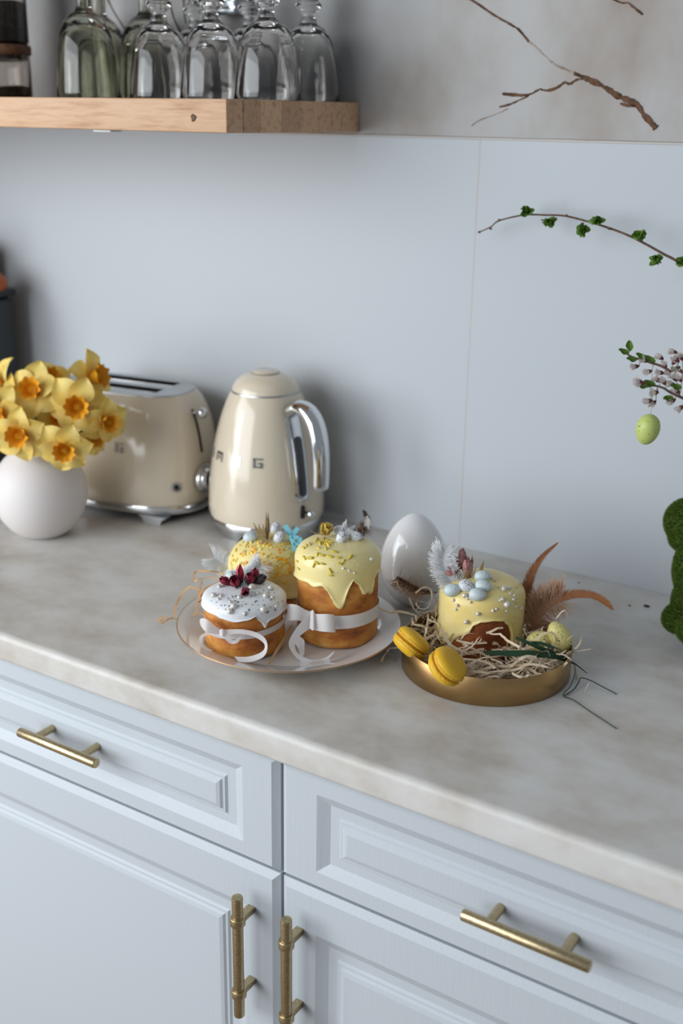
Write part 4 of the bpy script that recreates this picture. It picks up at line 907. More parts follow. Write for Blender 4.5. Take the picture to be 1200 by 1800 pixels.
# crumpled dried yellow flower on the tall cake
ty_ = on(tall, 575, 945, 0.004)
DF = thing('dried_flower', 'crumpled dried yellow flower on top of the tall cake', 'dried flower', ty_)
for k in range(7):
    a = k * 0.9; m = MB(); vs = []
    for j in range(6):
        for i in range(5):
            t = j / 5; u = -1 + i / 2; vs.append((0.014 * t, 0.0065 * u * sin(pi * (0.15 + 0.7 * t)), 0.004 * noise.noise(Vector((t * 4, u * 2, k))) + 0.006 * t * t))
    m.add(vs, [(j * 5 + i, j * 5 + i + 1, j * 5 + 6 + i, j * 5 + 5 + i) for j in range(5) for i in range(4)])
    m.build('petal', dryyel_m, DF, ang=70).matrix_local = Matrix.Rotation(a, 4, 'Z') @ Matrix.Rotation(-0.5 - 0.1 * k, 4, 'Y')
MB().tube([Vector((0, 0, 0)), RT * -0.010 + UP * 0.001, RT * -0.018 + UP * 0.005], 0.0007, 6).build('stem', blade_m, DF)
# two pale blue sugar letters
def glyph(name, boxes, c, right_, up_, size, label):
    o = thing(name, label, 'letter', c, group='blue sugar letters'); nn = right_.cross(up_).normalized(); m = MB()
    for a, b, w in boxes:
        p = (right_ * a[0] + up_ * a[1]) * size; q_ = (right_ * b[0] + up_ * b[1]) * size
        d = (q_ - p).normalized(); s_ = d.cross(nn) * w * size / 2; e = d * (w * size * 0.3)
        A = [p - e - s_, q_ + e - s_]; B = [p - e + s_, q_ + e + s_]; m.strip(A, B, 0.0042)
    m.build('slab', blue_m, o, smooth=False)
lb1 = on(back, 513, 955, 0.0)
c1 = at_d(513, 940, lb1); c2 = at_d(523, 957, lb1, -0.012)
glyph('sugar_letter', [((-0.30, 0.5), (0.16, -0.52), 0.30), ((0.36, 0.36), (0.02, -0.06), 0.27), ((-0.04, -0.08), (-0.12, -0.30), 0.22)], c1, RT, (UP + RT * -0.15).normalized(), 0.0215, 'pale blue sugar letter X on the domed cake, upper left one')
glyph('sugar_letter', [((-0.26, 0.5), (-0.26, -0.5), 0.24), ((-0.2, 0.46), (0.14, 0.44), 0.2), ((0.22, 0.36), (0.20, 0.14), 0.24), ((0.12, 0.02), (-0.2, 0.02), 0.18), ((0.27, -0.08), (0.30, -0.36), 0.26), ((0.2, -0.46), (-0.2, -0.48), 0.2)], c2, RT, (UP + RT * -0.25).normalized(), 0.0215, 'pale blue sugar letter B on the domed cake, lower right one')

# ================================================================== WHITE CERAMIC EGG
ec = Vector((0.046, -0.228))
def eggprof(h, r, n=40, flat=0.0):
    out = []
    for i in range(n + 1):
        t = i / n; z = h * (1 - cos(pi * t)) / 2; s_ = z / h
        out.append((r * 1.0 * sin(pi * t) * (1.06 - 0.30 * (s_ - 0.42) if s_ > 0.42 else 1.06 - 0.06 * (0.42 - s_)) * 0.955, z))
    return out
tag(MB().lathe(eggprof(0.1285, 0.0452), 72).build('ceramic_egg', egg_glaze, loc=(ec.x, ec.y, T - 0.0004), ang=80), 'large glossy white ceramic egg standing behind the plate', 'decoration')

# ================================================================== BRASS TRAY, STRAW, MACARONS, EGGS
tc = Vector((0.2066, -0.3368)); TR = 0.0995; TH = 0.0345
tag(MB().lathe([(0.0, 0.0), (TR - 0.0012, 0.0), (TR, 0.0012), (TR, TH - 0.0006), (TR - 0.0006, TH), (TR - 0.0014, TH - 0.0004), (TR - 0.0016, 0.0030), (TR - 0.003, 0.0022), (0.0, 0.0020)], 128).build('brass_tray', tray_m, loc=(tc.x, tc.y, T), ang=50), 'round shallow brass tray filled with straw', 'tray')
rc_ = right.c; rs_ = random.Random(5); m = MB()
def strand(P, w, twist=0.0):
    n = len(P); A = []; B = []; ph = rs_.uniform(0, pi)
    for i, p in enumerate(P):
        t = (P[min(i + 1, n - 1)] - P[max(i - 1, 0)])
        t = t.normalized() if t.length > 1e-9 else Vector((1, 0, 0))
        a = t.orthogonal().normalized(); b = t.cross(a); ph += twist
        base_ = (Vector((0, 0, 1)).cross(t)); base_ = base_.normalized() if base_.length > 1e-4 else a
        s_ = (base_ * cos(0.5 * sin(ph)) + t.cross(base_) * sin(0.9 * sin(ph)))
        A.append(p - s_ * w / 2); B.append(p + s_ * w / 2)
    m.strip(A, B)
def clampxy(x, y, z, lim):
    dx, dy = x - rc_[0], y - rc_[1]; r = sqrt(dx * dx + dy * dy)
    if r < 0.0545 and z < 0.10: k = 0.0545 / max(r, 1e-5); x = rc_[0] + dx * k; y = rc_[1] + dy * k
    dx, dy = x - tc.x, y - tc.y; r = sqrt(dx * dx + dy * dy)
    if r > lim: x = tc.x + dx * lim / r; y = tc.y + dy * lim / r
    return x, y
N_ST = 760
for s_i in range(N_ST):
    a = rs_.uniform(0, 2 * pi); r = TR * sqrt(rs_.uniform(0.02, 0.90)); x = tc.x + r * cos(a); y = tc.y + r * sin(a)
    dck = sqrt((x - rc_[0]) ** 2 + (y - rc_[1]) ** 2); hi = 0.005 + (0.022 + 0.012 * max(0.0, cos(a - radians(5)))) * min(1.0, max(0.0, (dck - 0.068) / 0.032)); hi = max(hi, 0.050 * max(0.0, cos(a - radians(135))) ** 2)      # low against the cake, heaped at the back left
    z = rs_.uniform(0.006, hi); h = rs_.uniform(0, 2 * pi); curl = rs_.gauss(0, 9); L_ = rs_.uniform(0.022, 0.075); nseg = 11; P = []
    zz = rs_.uniform(-0.12, 0.28); lim = TR - 0.0035 if z < TH + 0.001 else TR + rs_.choice((0.0, 0.004, 0.012))
    for i in range(nseg):
        x, y = clampxy(x, y, z, lim); P.append(Vector((x, y, T + max(0.0035, min(z, hi + 0.005)))))
        x += cos(h) * L_ / nseg; y += sin(h) * L_ / nseg; z += zz * L_ / nseg; h += curl * L_ / nseg + rs_.gauss(0, 0.22); zz += rs_.gauss(0, 0.16) - 0.015
        curl += rs_.gauss(0, 4)
    strand(P, rs_.uniform(0.0010, 0.0030), rs_.uniform(-0.3, 0.3))
q6 = lambda L: [(640 + x / 2.609, 880 + y / 2.609) for x, y in L]
front_l = Wp(0.150, -0.398, 0.045); left_l = Wp(0.118, -0.372, 0.03); back_l = Wp(0.125, -0.290, 0.055); right_r = Wp(0.290, -0.300, 0.045); cake_f = Wp(0.205, -0.362, 0.035)
for L, ref, w in (([(283, 640), (278, 665), (300, 705), (350, 760), (405, 800), (440, 805)], front_l, 0.0032), ([(268, 898), (300, 868), (345, 845), (400, 822), (460, 815), (520, 800)], front_l, 0.0034), ([(300, 800), (350, 795), (420, 805), (470, 828)], front_l, 0.0028), ([(415, 852), (425, 825), (440, 808)], front_l, 0.0030),
                  ([(205, 640), (160, 672), (118, 678), (105, 700), (135, 712), (148, 750), (175, 768), (215, 762)], left_l, 0.0022), ([(100, 700), (80, 735), (90, 780), (140, 790), (180, 770), (250, 760), (320, 765)], left_l, 0.0024), ([(170, 690), (130, 730), (125, 770), (160, 785)], left_l, 0.0018), ([(265, 660), (250, 700), (245, 745), (255, 765)], left_l, 0.0022),
                  ([(172, 305), (163, 345), (150, 365), (158, 395), (195, 432), (245, 458), (300, 470)], back_l, 0.0022), ([(235, 425), (262, 402), (290, 398), (318, 425), (330, 470), (322, 520), (335, 560)], back_l, 0.0020), ([(205, 445), (235, 505), (300, 555), (350, 600)], back_l, 0.0024), ([(62, 490), (120, 515), (160, 508), (215, 520), (245, 535), (262, 580)], back_l, 0.0026), ([(300, 400), (310, 440), (290, 490), (255, 495), (238, 470), (258, 440), (300, 430)], back_l, 0.0018), ([(355, 590), (370, 620), (395, 660), (450, 690), (490, 700)], cake_f, 0.0034),
                  ([(480, 705), (455, 665), (445, 635), (470, 610), (515, 612), (537, 630), (525, 648), (508, 648)], cake_f, 0.0014), ([(640, 672), (690, 690), (730, 680), (780, 670)], cake_f, 0.0030), ([(450, 655), (540, 700), (600, 735)], cake_f, 0.0026), ([(730, 585), (745, 620), (760, 650)], right_r, 0.0022),
                  ([(790, 640), (820, 610), (865, 608), (880, 650), (870, 700)], right_r, 0.0026), ([(930, 640), (960, 615), (995, 612), (985, 660), (950, 690), (925, 700)], right_r, 0.0020), ([(905, 715), (960, 695), (1040, 680)], right_r, 0.0022), ([(960, 765), (972, 800), (965, 845), (930, 880), (888, 892)], right_r, 0.0030), ([(700, 830), (760, 740), (800, 700), (840, 690), (850, 715)], Wp(0.235, -0.385, 0.04), 0.0032), ([(600, 830), (690, 745), (740, 715), (790, 720)], Wp(0.225, -0.395, 0.04), 0.0030), ([(500, 790), (600, 760), (700, 770), (800, 790)], Wp(0.215, -0.40, 0.04), 0.0030), ([(560, 735), (640, 770), (700, 820)], Wp(0.215, -0.40, 0.04), 0.0026),
                  ([(855, 800), (900, 770), (930, 740)], Wp(0.262, -0.37, 0.04), 0.0024), ([(880, 540), (905, 510), (925, 505), (935, 530)], right_r, 0.0012), ([(1000, 900), (1015, 865), (1030, 835)], Wp(0.32, -0.335, 0.003), 0.0010)):
    strand(smooth_path([at_d(x, y, ref) for x, y in q6(L)], 5), w * 0.95, 0.12)
tag(m.build('straw_bedding', straw_m, ang=80), 'tangled pale wood wool straw heaped in the brass tray', 'straw', kind='stuff')

def macaron(px, py, z, axis, label, D=0.0445):
    c = at_z(px, py, z); ax = dirv(*axis); o = thing('macaron', label, 'macaron', c, group='yellow macarons in the tray'); F = frame(ax); R_ = D / 2
    for s_ in (1, -1):
        S_ = F @ Matrix.Rotation(0 if s_ > 0 else pi, 4, 'X')
        sh_ = MB().lathe([(0.0, 0.0022), (R_ - 0.0016, 0.0022), (R_ - 0.0002, 0.0045), (R_, 0.0062), (R_ - 0.0014, 0.0085), (R_ * 0.84, 0.0112), (R_ * 0.62, 0.0130), (R_ * 0.35, 0.0140), (0.0, 0.0143)], 48).build('shell', mac_m, o, ang=60); sh_.matrix_local = S_
        MB().lathe([(R_ * 0.8, 0.0012), (R_ - 0.0010, 0.0012), (R_ + 0.0004, 0.0026), (R_ - 0.0002, 0.0044), (R_ * 0.8, 0.0044)], 72, mod=lambda r, zz, a, k: (r + (0.0007 * noise.noise(Vector((a * 9, zz * 900, s_))) if r > R_ * 0.85 else 0), zz), cap0=False, cap1=False).build('ruffled_foot', mac_foot, sh_, ang=80)
    MB().lathe([(0.0, -0.0019), (R_ - 0.0030, -0.0019), (R_ - 0.0022, 0.0), (R_ - 0.0030, 0.0019), (0.0, 0.0019)], 40).build('filling', mac_fill, o).matrix_local = F
macaron(723, 1131, 0.038, (0.62, 0.76, 0.02), 'yellow macaron seen edge on, nearest the plate', 0.0435)
macaron(786, 1171, 0.040, (0.62, 0.60, 0.44), 'yellow macaron with its round face to the camera, at the tray front', 0.0445)
def loose_egg(px, py, z, length, mt, tilt, label, group, cat, w=0.72):
    o = MB().ball((0, 0, 0), length / 2, (w, w, 1), 32, 20, frame(dirv(*tilt)).to_3x3().to_4x4(), egg=0.10).build('speckled_egg', mt); o.location = at_z(px, py, z); return tag(o, label, cat, group)
loose_egg(948, 1126, 0.034, 0.0320, candy_y, (1, 0.25, 0.2), 'yellow speckled egg lying in the straw, the left one', 'yellow eggs in the tray', 'egg')
loose_egg(983, 1120, 0.040, 0.0400, candy_y, (-0.45, 0.9, 0.1), 'yellow speckled egg standing in the straw, the right one', 'yellow eggs in the tray', 'egg', 0.68)

# ================================================================== FEATHERS
def feather(label, pts, wl, wr, mt, n=130, group=None, sweep=0.75, fluff=None, fl_m=None, jit=0.25, shaft=0.0006, barbw=0.0009, face=None, cat='feather', shaft_m=None, curl=0.0):
    P = smooth_path(pts, 12); N = len(P); o = thing('feather', label, cat, P[0], group=group); b0 = P[0]
    rf = random.Random(len(label) * 7)
    MB().tube([p - b0 for p in P], [shaft * (1 - 0.85 * i / (N - 1)) for i in range(N)], 6).build('quill', shaft_m or mt, o)
    nf = face if face is not None else -FWD
    for side, wf, nm in ((1, wl, 'vane'), (-1, wr, 'vane')):
        m_ = MB()
        for i in range(n):
            f = (i + rf.random() * 0.8) / n; idx = f * (N - 1); k = min(int(idx), N - 2); p = P[k].lerp(P[k + 1], idx - k)
            t = (P[k + 1] - P[k]).normalized(); s_ = t.cross(nf).normalized() * side; w = lerp_lin(wf, f)
            if w < 0.0003: continue
            w *= 1 + rf.uniform(-jit, jit * 0.4); d = (s_ + t * sweep * (1 + rf.uniform(-0.2, 0.2))).normalized()
            out = nf * (w * rf.uniform(-0.12, 0.12)); q0 = p - b0; q1 = q0 + d * w * 0.5 + out * 0.5; q2 = q0 + (d + t * 0.25 - nf * curl).normalized() * w + out
            h = t * barbw * 0.5
            m_.add([q0 - h, q0 + h, q1 + h, q1 - h, q2], [(0, 1, 2, 3), (3, 2, 4)])
        m_.build(nm, mt, o, ang=80)
    if fluff:
        f0, f1, cnt, ln = fluff; m_ = MB()
        for i in range(cnt):
            f = rf.uniform(f0, f1); idx = f * (N - 1); k = min(int(idx), N - 2); p = P[k].lerp(P[k + 1], idx - k) - b0
            t = (P[k + 1] - P[k]).normalized(); s_ = t.cross(nf).normalized() * rf.choice((-1, 1))
            d = (s_ + t * rf.uniform(0.0, 1.0) + nf * rf.uniform(-0.5, 0.5)).normalized(); L_ = ln * rf.uniform(0.5, 1.1); bend = (t * rf.uniform(-0.5, 0.9) + nf * rf.uniform(-0.5, 0.5)) * L_ * 0.45
            pp = [p + d * (L_ * j / 4) + bend * (j / 4) ** 2 for j in range(5)]; hh = t.cross(d); hh = hh.normalized() * 0.00016
            hh2 = (t.cross(nf) * 0.6 + nf * 0.3 + t * 0.5).normalized() * 0.00030
            m_.strip([q_ - hh2 for q_ in pp], [q_ + hh2 for q_ in pp])
        m_.build('down', fl_m or mt, o, ang=80)
    return o
q51 = lambda L: [(880 + x / 5.14, 940 + y / 5.14) for x, y in L]
fr = Wp(0.2200, -0.2560, 0.06)
feather('long upright rust feather behind the tray cake', [at_d(x, y, fr) for x, y in q51([(225, 930), (205, 780), (212, 620), (235, 470), (290, 320), (390, 180), (516, 72)])],
        [(0, 0.004), (0.12, 0.018), (0.35, 0.0190), (0.6, 0.0120), (0.85, 0.0065), (1, 0.001)], [(0, 0.004), (0.12, 0.018), (0.3, 0.0190), (0.5, 0.0130), (0.75, 0.0080), (1, 0.001)], fea_brown, 420, 'rust feathers in the tray', 1.3, (0.02, 0.42, 900, 0.022), fea_fluff, 0.18)
fr2 = Wp(0.2400, -0.2620, 0.06)
feather('long rust feather arching right over the worktop from the tray', [at_d(x, y, fr2, o_) for (x, y), o_ in zip(q51([(255, 900), (310, 760), (400, 645), (520, 575), (680, 540), (820, 550), (930, 600), (1016, 677)]), (0, 0, 0, -0.004, -0.008, -0.012, -0.014, -0.016))],
        [(0, 0.004), (0.10, 0.020), (0.3, 0.0165), (0.6, 0.0110), (0.85, 0.0085), (1, 0.001)], [(0, 0.004), (0.10, 0.020), (0.3, 0.0185), (0.55, 0.0135), (0.85, 0.0090), (1, 0.001)], fea_brown, 440, 'rust feathers in the tray', 1.5, (0.02, 0.45, 1000, 0.026), fea_fluff, 0.15)
wf_ = on(right, 797, 1035, 0.0) + FWD * 0.012
feather('curled white downy feather at the left of the tray cake', [at_d(x, y, wf_) for x, y in [(740 + a / 6, 940 + b / 6) for a, b in ((390, 560), (310, 470), (255, 380), (230, 280), (250, 185), (300, 110))]],
        [(0, 0.010), (0.3, 0.0190), (0.7, 0.0150), (1, 0.003)], [(0, 0.012), (0.3, 0.0190), (0.7, 0.0140), (1, 0.003)], fea_white, 300, None, 0.9, (0.0, 0.8, 1100, 0.018), fea_white, 0.3, 0.0004, 0.0006)
bf_ = on(tall, 628, 944, 0.003)
feather('small barred brown and white feather standing on the tall cake', [at_d(480 + a / 6, 880 + b / 6, bf_) for a, b in ((860, 390), (935, 345), (985, 260), (985, 180), (940, 80))],
        [(0, 0.007), (0.3, 0.0095), (0.7, 0.0065), (1, 0.0015)], [(0, 0.008), (0.3, 0.0100), (0.7, 0.0065), (1, 0.0015)], fea_pheas, 170, None, 0.9, (0.0, 0.4, 150, 0.011), fea_dark, 0.3, 0.0005, 0.0008)
wt_ = on(tall, 607, 944, 0.006)
feather('tiny white down tuft between the eggs on the tall cake', [at_d(600, 945, wt_), at_d(606, 937, wt_), at_d(611, 928, wt_)], [(0, 0.003), (0.5, 0.005), (1, 0.002)], [(0, 0.003), (0.5, 0.005), (1, 0.002)], fea_white, 80, None, 0.6, (0, 1, 420, 0.009), fea_white, 0.3, 0.0003, 0.0006)
df_ = Wp(0.085, -0.288, 0.050)
q86 = lambda L: [(660 + x / 8.57, 930 + y / 8.57) for x, y in L]
feather('dark brown mottled feather leaning against the ceramic egg', [at_d(x, y, df_) for x, y in q86([(930, 958), (820, 950), (700, 940), (560, 890), (430, 820), (320, 745)])],
        [(0, 0.0005), (0.2, 0.004), (0.5, 0.0085), (0.85, 0.0075), (1, 0.003)], [(0, 0.0005), (0.2, 0.006), (0.5, 0.0090), (0.85, 0.0060), (1, 0.003)], fea_dark, 260, None, 0.8, (0.3, 0.95, 260, 0.014), fea_fluff, 0.3)
pf_ = Wp(-0.150, -0.372, 0.055)
feather('white fluffy feather sticking out left of the domed cake', [at_d(420, 1008, pf_), at_d(405, 1000, pf_), at_d(392, 990, pf_), at_d(377, 981, pf_)], [(0, 0.006), (0.5, 0.013), (1, 0.010)], [(0, 0.006), (0.5, 0.013), (1, 0.010)], fea_white, 50, None, 0.5, (0, 1, 2200, 0.017), fea_white, 0.3, 0.0004, 0.0007)
pf2 = Wp(-0.085, -0.405, 0.062)
feather('white down feather between the white and the domed cake', [at_d(395, 1025, pf2), at_d(425, 1020, pf2), at_d(452, 1005, pf2), at_d(467, 975, pf2)], [(0, 0.008), (0.5, 0.011), (0.8, 0.004), (1, 0.001)], [(0, 0.008), (0.5, 0.010), (0.8, 0.003), (1, 0.001)], fea_white, 40, None, 0.5, (0, 0.8, 1500, 0.017), fea_white, 0.3, 0.0003, 0.0006)

# ================================================================== RAFFIA
q28 = lambda L: [(270 + x / 2.79, 880 + y / 2.79) for x, y in L]
rfr = Wp(-0.118, -0.440, 0.035)
RL = [([(345, 372), (320, 352), (275, 346), (212, 348), (196, 366), (200, 392), (216, 388), (262, 378), (330, 382)], 'looped raffia strand highest above the plate rim'), ([(338, 405), (290, 430), (240, 440), (175, 425), (132, 470), (108, 520), (96, 570), (70, 580), (22, 590)], 'long raffia strand reaching furthest left over the worktop'),
      ([(238, 392), (228, 430), (216, 490), (208, 545), (165, 578), (95, 578)], 'raffia strand bending down over the plate rim'), ([(335, 375), (320, 400), (260, 428), (232, 470), (250, 500)], 'short raffia strand close to the white cake'), ([(210, 548), (245, 560), (275, 580), (300, 590)], 'raffia strand pointing at the white bow'), ([(330, 395), (285, 425), (235, 450), (215, 500), (255, 470)], 'raffia strand knotted beside the white cake'), ([(75, 582), (40, 600), (30, 575), (70, 572)], 'small raffia curl left of the plate')]
for L, lb in RL:
    P = smooth_path([at_d(x, y, rfr, random.uniform(-0.004, 0.004)) for x, y in q28(L)], 6)
    blade('raffia_strand', P[::3] + [P[-1]], 0.0024, raffia_m, lb, 'raffia', 'raffia strands beside the white cake', 0.0005, None, False)
a_ = at_z(513, 1099, 0.030); b_ = at_z(472, 1167, 0.0095)
blade('raffia_strand', [a_, a_.lerp(b_, 0.5), b_], 0.0040, raffia_m, 'straight raffia stick lying between white cake and bow', 'raffia', 'raffia strands beside the white cake', 0.0008, None, False)

# ================================================================== GREEN BLADES BESIDE THE TRAY
gr = Wp(0.245, -0.375, 0.050)
blade('grass_blade', [at_d(x, y, gr, o_) for (x, y), o_ in zip(q6([(553, 698), (650, 700), (760, 702), (860, 712), (930, 735), (965, 750)]), (0, 0, 0, 0.01, 0.02, 0.03))], 0.0075, blade_g, 'broad dark green blade lying across the straw', 'grass', 'green blades at the tray')
blade('grass_blade', [at_d(x, y, gr, o_) for (x, y), o_ in zip(q6([(694, 628), (770, 660), (840, 690), (900, 715), (960, 745), (1022, 792)]), (0.01, 0.01, 0.015, 0.02, 0.025, 0.03))], 0.0052, blade_g, 'narrow dark green blade reaching over the tray rim', 'grass', 'green blades at the tray')
blade('grass_blade', [at_d(x, y, gr, 0.012) for x, y in q6([(770, 650), (810, 655), (860, 670), (905, 685)])], 0.0040, blade_g, 'short dark green blade in front of the yellow eggs', 'grass', 'green blades at the tray')
w0 = [at_z(x, y, z) for (x, y), z in zip(q6([(962, 748), (966, 790), (945, 850), (912, 893), (960, 915), (1040, 970), (1157, 1046)]), (0.030, 0.020, 0.010, 0.002, 0.0014, 0.0012, 0.0012))]
tag(MB().tube(smooth_path(w0, 8), 0.00055, 6).build('green_wire', blade_g), 'thin dark green wire trailing to the front on the worktop', 'wire', 'green wires beside the tray')
w1 = [at_z(x, y, z) for (x, y), z in zip(q6([(916, 894), (958, 868), (982, 835), (993, 813), (1040, 826), (1100, 858), (1157, 887)]), (0.0022, 0.003, 0.006, 0.009, 0.006, 0.003, 0.0012))]
tag(MB().tube(smooth_path(w1, 8), 0.00065, 6).build('green_wire', blade_g), 'thin dark green wire bent upward, pointing right on the worktop', 'wire', 'green wires beside the tray')

# ================================================================== MOSS BUNNY AT THE RIGHT EDGE
br = Wp(0.392, -0.130, 0.06)
def bp(px, py, r, sc=(1, 1, 1), off=0.0): return (at_d(px, py, br, off), r, sc)
parts = [bp(1213, 918, 0.0300, (1.02, 1.0, 0.95)), bp(1193, 912, 0.0160), bp(1200, 944, 0.0165), bp(1238, 1002, 0.0370, (1, 1, 1.25)), bp(1243, 1060, 0.0400, (1.05, 1.0, 0.95)), bp(1210, 990, 0.0175, (0.9, 0.9, 1.5), -0.012),
         bp(1195, 1087, 0.0195, (1.05, 1.25, 0.85)), bp(1222, 1107, 0.0200, (1.05, 1.25, 0.85), -0.030), bp(1228, 862, 0.0120, (0.75, 0.8, 2.6)), bp(1250, 868, 0.0120, (0.75, 0.8, 2.6), 0.01), bp(1290, 1050, 0.0150)]
bmx = bmesh.new(); mm = MB()
for c, r, sc in parts:
    if c.z - r * sc[2] < T + 0.0012: c = Vector((c.x, c.y, T + 0.0012 + r * sc[2]))
    mm.ball(c, r, sc, 24, 16)
me = mm.mesh('bunny_tmp', None); tmp = bpy.data.objects.new('bunny_tmp', me); COL.objects.link(tmp)
rmod = tmp.modifiers.new('r', 'REMESH'); rmod.mode = 'VOXEL'; rmod.voxel_size = 0.0022
sm = tmp.modifiers.new('s', 'SMOOTH'); sm.factor = 0.5; sm.iterations = 6
dg = bpy.context.evaluated_depsgraph_get(); bme = bpy.data.meshes.new_from_object(tmp.evaluated_get(dg)); bpy.data.objects.remove(tmp)
bme.materials.clear(); bme.materials.append(moss_m); bme.polygons.foreach_set('use_smooth', [True] * len(bme.polygons)); bme.name = 'body'
BU = thing('moss_bunny', 'green moss covered bunny figure cut by the right picture edge', 'figurine', (br.x, br.y, T))
bo = inst('body', bme, BU); bo.location = (-br.x, -br.y, -T)
rb_ = random.Random(3); m = MB()
for p in bme.polygons:
    for _ in range(7):
        c = p.center; nn = p.normal; t = nn.orthogonal().normalized(); t = Quaternion(nn, rb_.uniform(0, 6.28)) @ t
        c = c + t * rb_.uniform(0, 0.0012); d = (nn + Vector((rb_.uniform(-.6, .6), rb_.uniform(-.6, .6), rb_.uniform(-.6, .6)))).normalized() * rb_.uniform(0.0022, 0.0050)
        w = t.cross(nn) * 0.00030
        if c.z + d.z < T: continue
        m.add([c - w, c + w, c + d], [(0, 1, 2)])
mo = m.build('moss_pile', moss_m, BU, smooth=False); mo.location = (-br.x, -br.y, -T); tag(mo, kind='stuff')

# ================================================================== TWIGS, BLOSSOM, HANGING EGG
vm = Wp(0.640, -0.190, 0.20)
tag(MB().lathe([(0.0, 0.0), (0.045, 0.0), (0.05, 0.004), (0.055, 0.06), (0.05, 0.12), (0.032, 0.17), (0.030, 0.20), (0.028, 0.20), (0.030, 0.17), (0.046, 0.12), (0.05, 0.06), (0.0, 0.01)], 48).build('vase', vase_m, loc=(0.64, -0.19, T)), 'tall white vase for twigs standing beyond the right picture edge', 'vase')
def twig_path(pxs, ys, tail): return [at_y(x, y, Y) for (x, y), Y in zip(pxs, ys)] + [Vector(t) for t in tail]
lp = MB(); vs = []
for j in range(6):
    for i in range(4):
        t = j / 5; u = -1 + 2 * i / 3; vs.append((0.0075 * t, 0.0026 * u * sin(pi * (0.1 + 0.85 * t)), 0.0018 * t * t + 0.0009 * u * u + 0.0004 * sin(9 * t)))
LEAFM = lp.add(vs, [(j * 4 + i, j * 4 + i + 1, j * 4 + 5 + i, j * 4 + 4 + i) for j in range(5) for i in range(3)]).mesh('leaflet', leaf_m, ang=80)
TA = twig_path([(842, 408), (862, 399), (877, 388), (920, 378), (960, 378), (995, 380), (1045, 393), (1090, 408), (1125, 424), (1165, 446), (1200, 466)], (-0.028, -0.028, -0.030, -0.032, -0.034, -0.038, -0.044, -0.050, -0.056, -0.062, -0.070), [(0.40, -0.10, T + 0.41), (0.54, -0.15, T + 0.33), vm - Vector((0, 0, 0.08))])
ta = thing('budding_twig', 'bare brown twig with fresh green leaf buds crossing the right wall panel', 'twig', TA[-1])
b0 = TA[-1]; P = smooth_path(TA, 6); n = len(P)
MB().tube([p - b0 for p in P], [0.0008 + 0.0012 * i / n for i in range(n)], 8).build('stem', bark_m, ta)
for (x, y, d) in ((927, 374, 1), (965, 387, -1), (1025, 402, -1), (1049, 390, 1), (1125, 415, 1), (1153, 455, -1), (1199, 462, 1)):
    c = at_y(x, y, -0.032 - (x - 842) / 358 * 0.038) - b0
    bd = MB().ball((0, 0, 0), 0.0017, (1, 1, 1.2), 8, 6).build('bud', bark_m, ta); bd.location = c
    for k in range(16):
        ax = (UP * d * random.uniform(-0.15, 1.1) + RT * random.uniform(-0.9, 0.9) - FWD * random.uniform(-0.6, 0.9)).normalized()
        z_ = ax.orthogonal(); inst('leaflet', LEAFM, bd, frame(Quaternion(ax, random.uniform(0, 6.28)) @ z_, x=ax, loc=ax * -0.001) @ Matrix.Diagonal((*(random.uniform(1.0, 1.55),) * 1, random.uniform(1.5, 2.2), 1.5, 1)))
for (x, y) in ((842, 408), (877, 387), (862, 402), (995, 379), (1070, 402)):
    c = at_y(x, y, -0.032 - (x - 842) / 358 * 0.03) - b0; MB().ball((0, 0, 0), 0.0017, (1.3, 1, 1), 8, 6).build('node', bark_m, ta, loc=c)

pm = MB(); vs = []
for j in range(5):
    for i in range(4):
        t = j / 4; u = -1 + 2 * i / 3; vs.append((0.0066 * t, 0.0030 * u * sin(pi * (0.12 + 0.75 * t)), 0.0022 * t + 0.0008 * u * u))
PB = pm.add(vs, [(j * 4 + i, j * 4 + i + 1, j * 4 + 5 + i, j * 4 + 4 + i) for j in range(4) for i in range(3)]).mesh('petal', blossom_m, ang=80)
def blossom_twig(name, label, pxs, Y, tail, flowers, leaves):
    path = twig_path(pxs, [Y] * len(pxs), tail); b0 = path[-1]; o = thing(name, label, 'twig', b0, group='blossom twigs at the right edge')
    P = smooth_path(path, 6); n = len(P); MB().tube([p - b0 for p in P], [0.0009 + 0.0012 * i / n for i in range(n)], 8).build('stem', bark_m, o)
    for (x, y, fx, fy, off) in flowers:
        c = at_y(1080 + x / 9, 600 + y / 9, Y + off); j = min(P[:40], key=lambda p: (p - c).length + 0.3 * abs((p - c).dot(RT) < 0)); ax = dirv(fx, fy, random.uniform(0.0, 0.5))
        bl = MB().lathe([(0.0, -0.0030), (0.0011, -0.0026), (0.0021, -0.0004), (0.0027, 0.0016), (0.0018, 0.0014), (0.0, 0.0006)], 14).build('calyx', calyx_m, o); bl.matrix_local = frame(ax, loc=c - b0)
        for k in range(5): inst('petal', PB, bl, Matrix.Rotation(k * 1.2566 + random.random() * 0.3, 4, 'Z') @ Matrix.Translation((0.0009, 0, 0.0008)) @ Matrix.Rotation(-radians(random.uniform(25, 62)), 4, 'Y'))
        sm_ = MB()
        for k in range(9):
            a = k * 0.7; d = Vector((0.34 * cos(a), 0.34 * sin(a), 1)).normalized() * 0.0062; sm_.tube([Vector((0, 0, 0)), d], 0.00009, 4).ball(d, 0.00032, nu=5, nv=4)
        sm_.build('stamens', blossom_m, bl)
        e0 = c - ax * 0.0028 - b0; e1 = j - b0; MB().tube(smooth_path([e0, e0.lerp(e1, 0.5) + Vector((0, 0, -0.0012)), e1], 3), 0.00035, 5).build('stalk', stem_m, o)
    for (x, y, dx, dy) in leaves:
        c = at_y(1080 + x / 9, 600 + y / 9, Y); ax = dirv(dx, dy, 0.1); inst('leaf', LEAFM, o, frame(-FWD + UP * 0.6, x=ax, loc=c - b0) @ Matrix.Scale(1.7, 4))
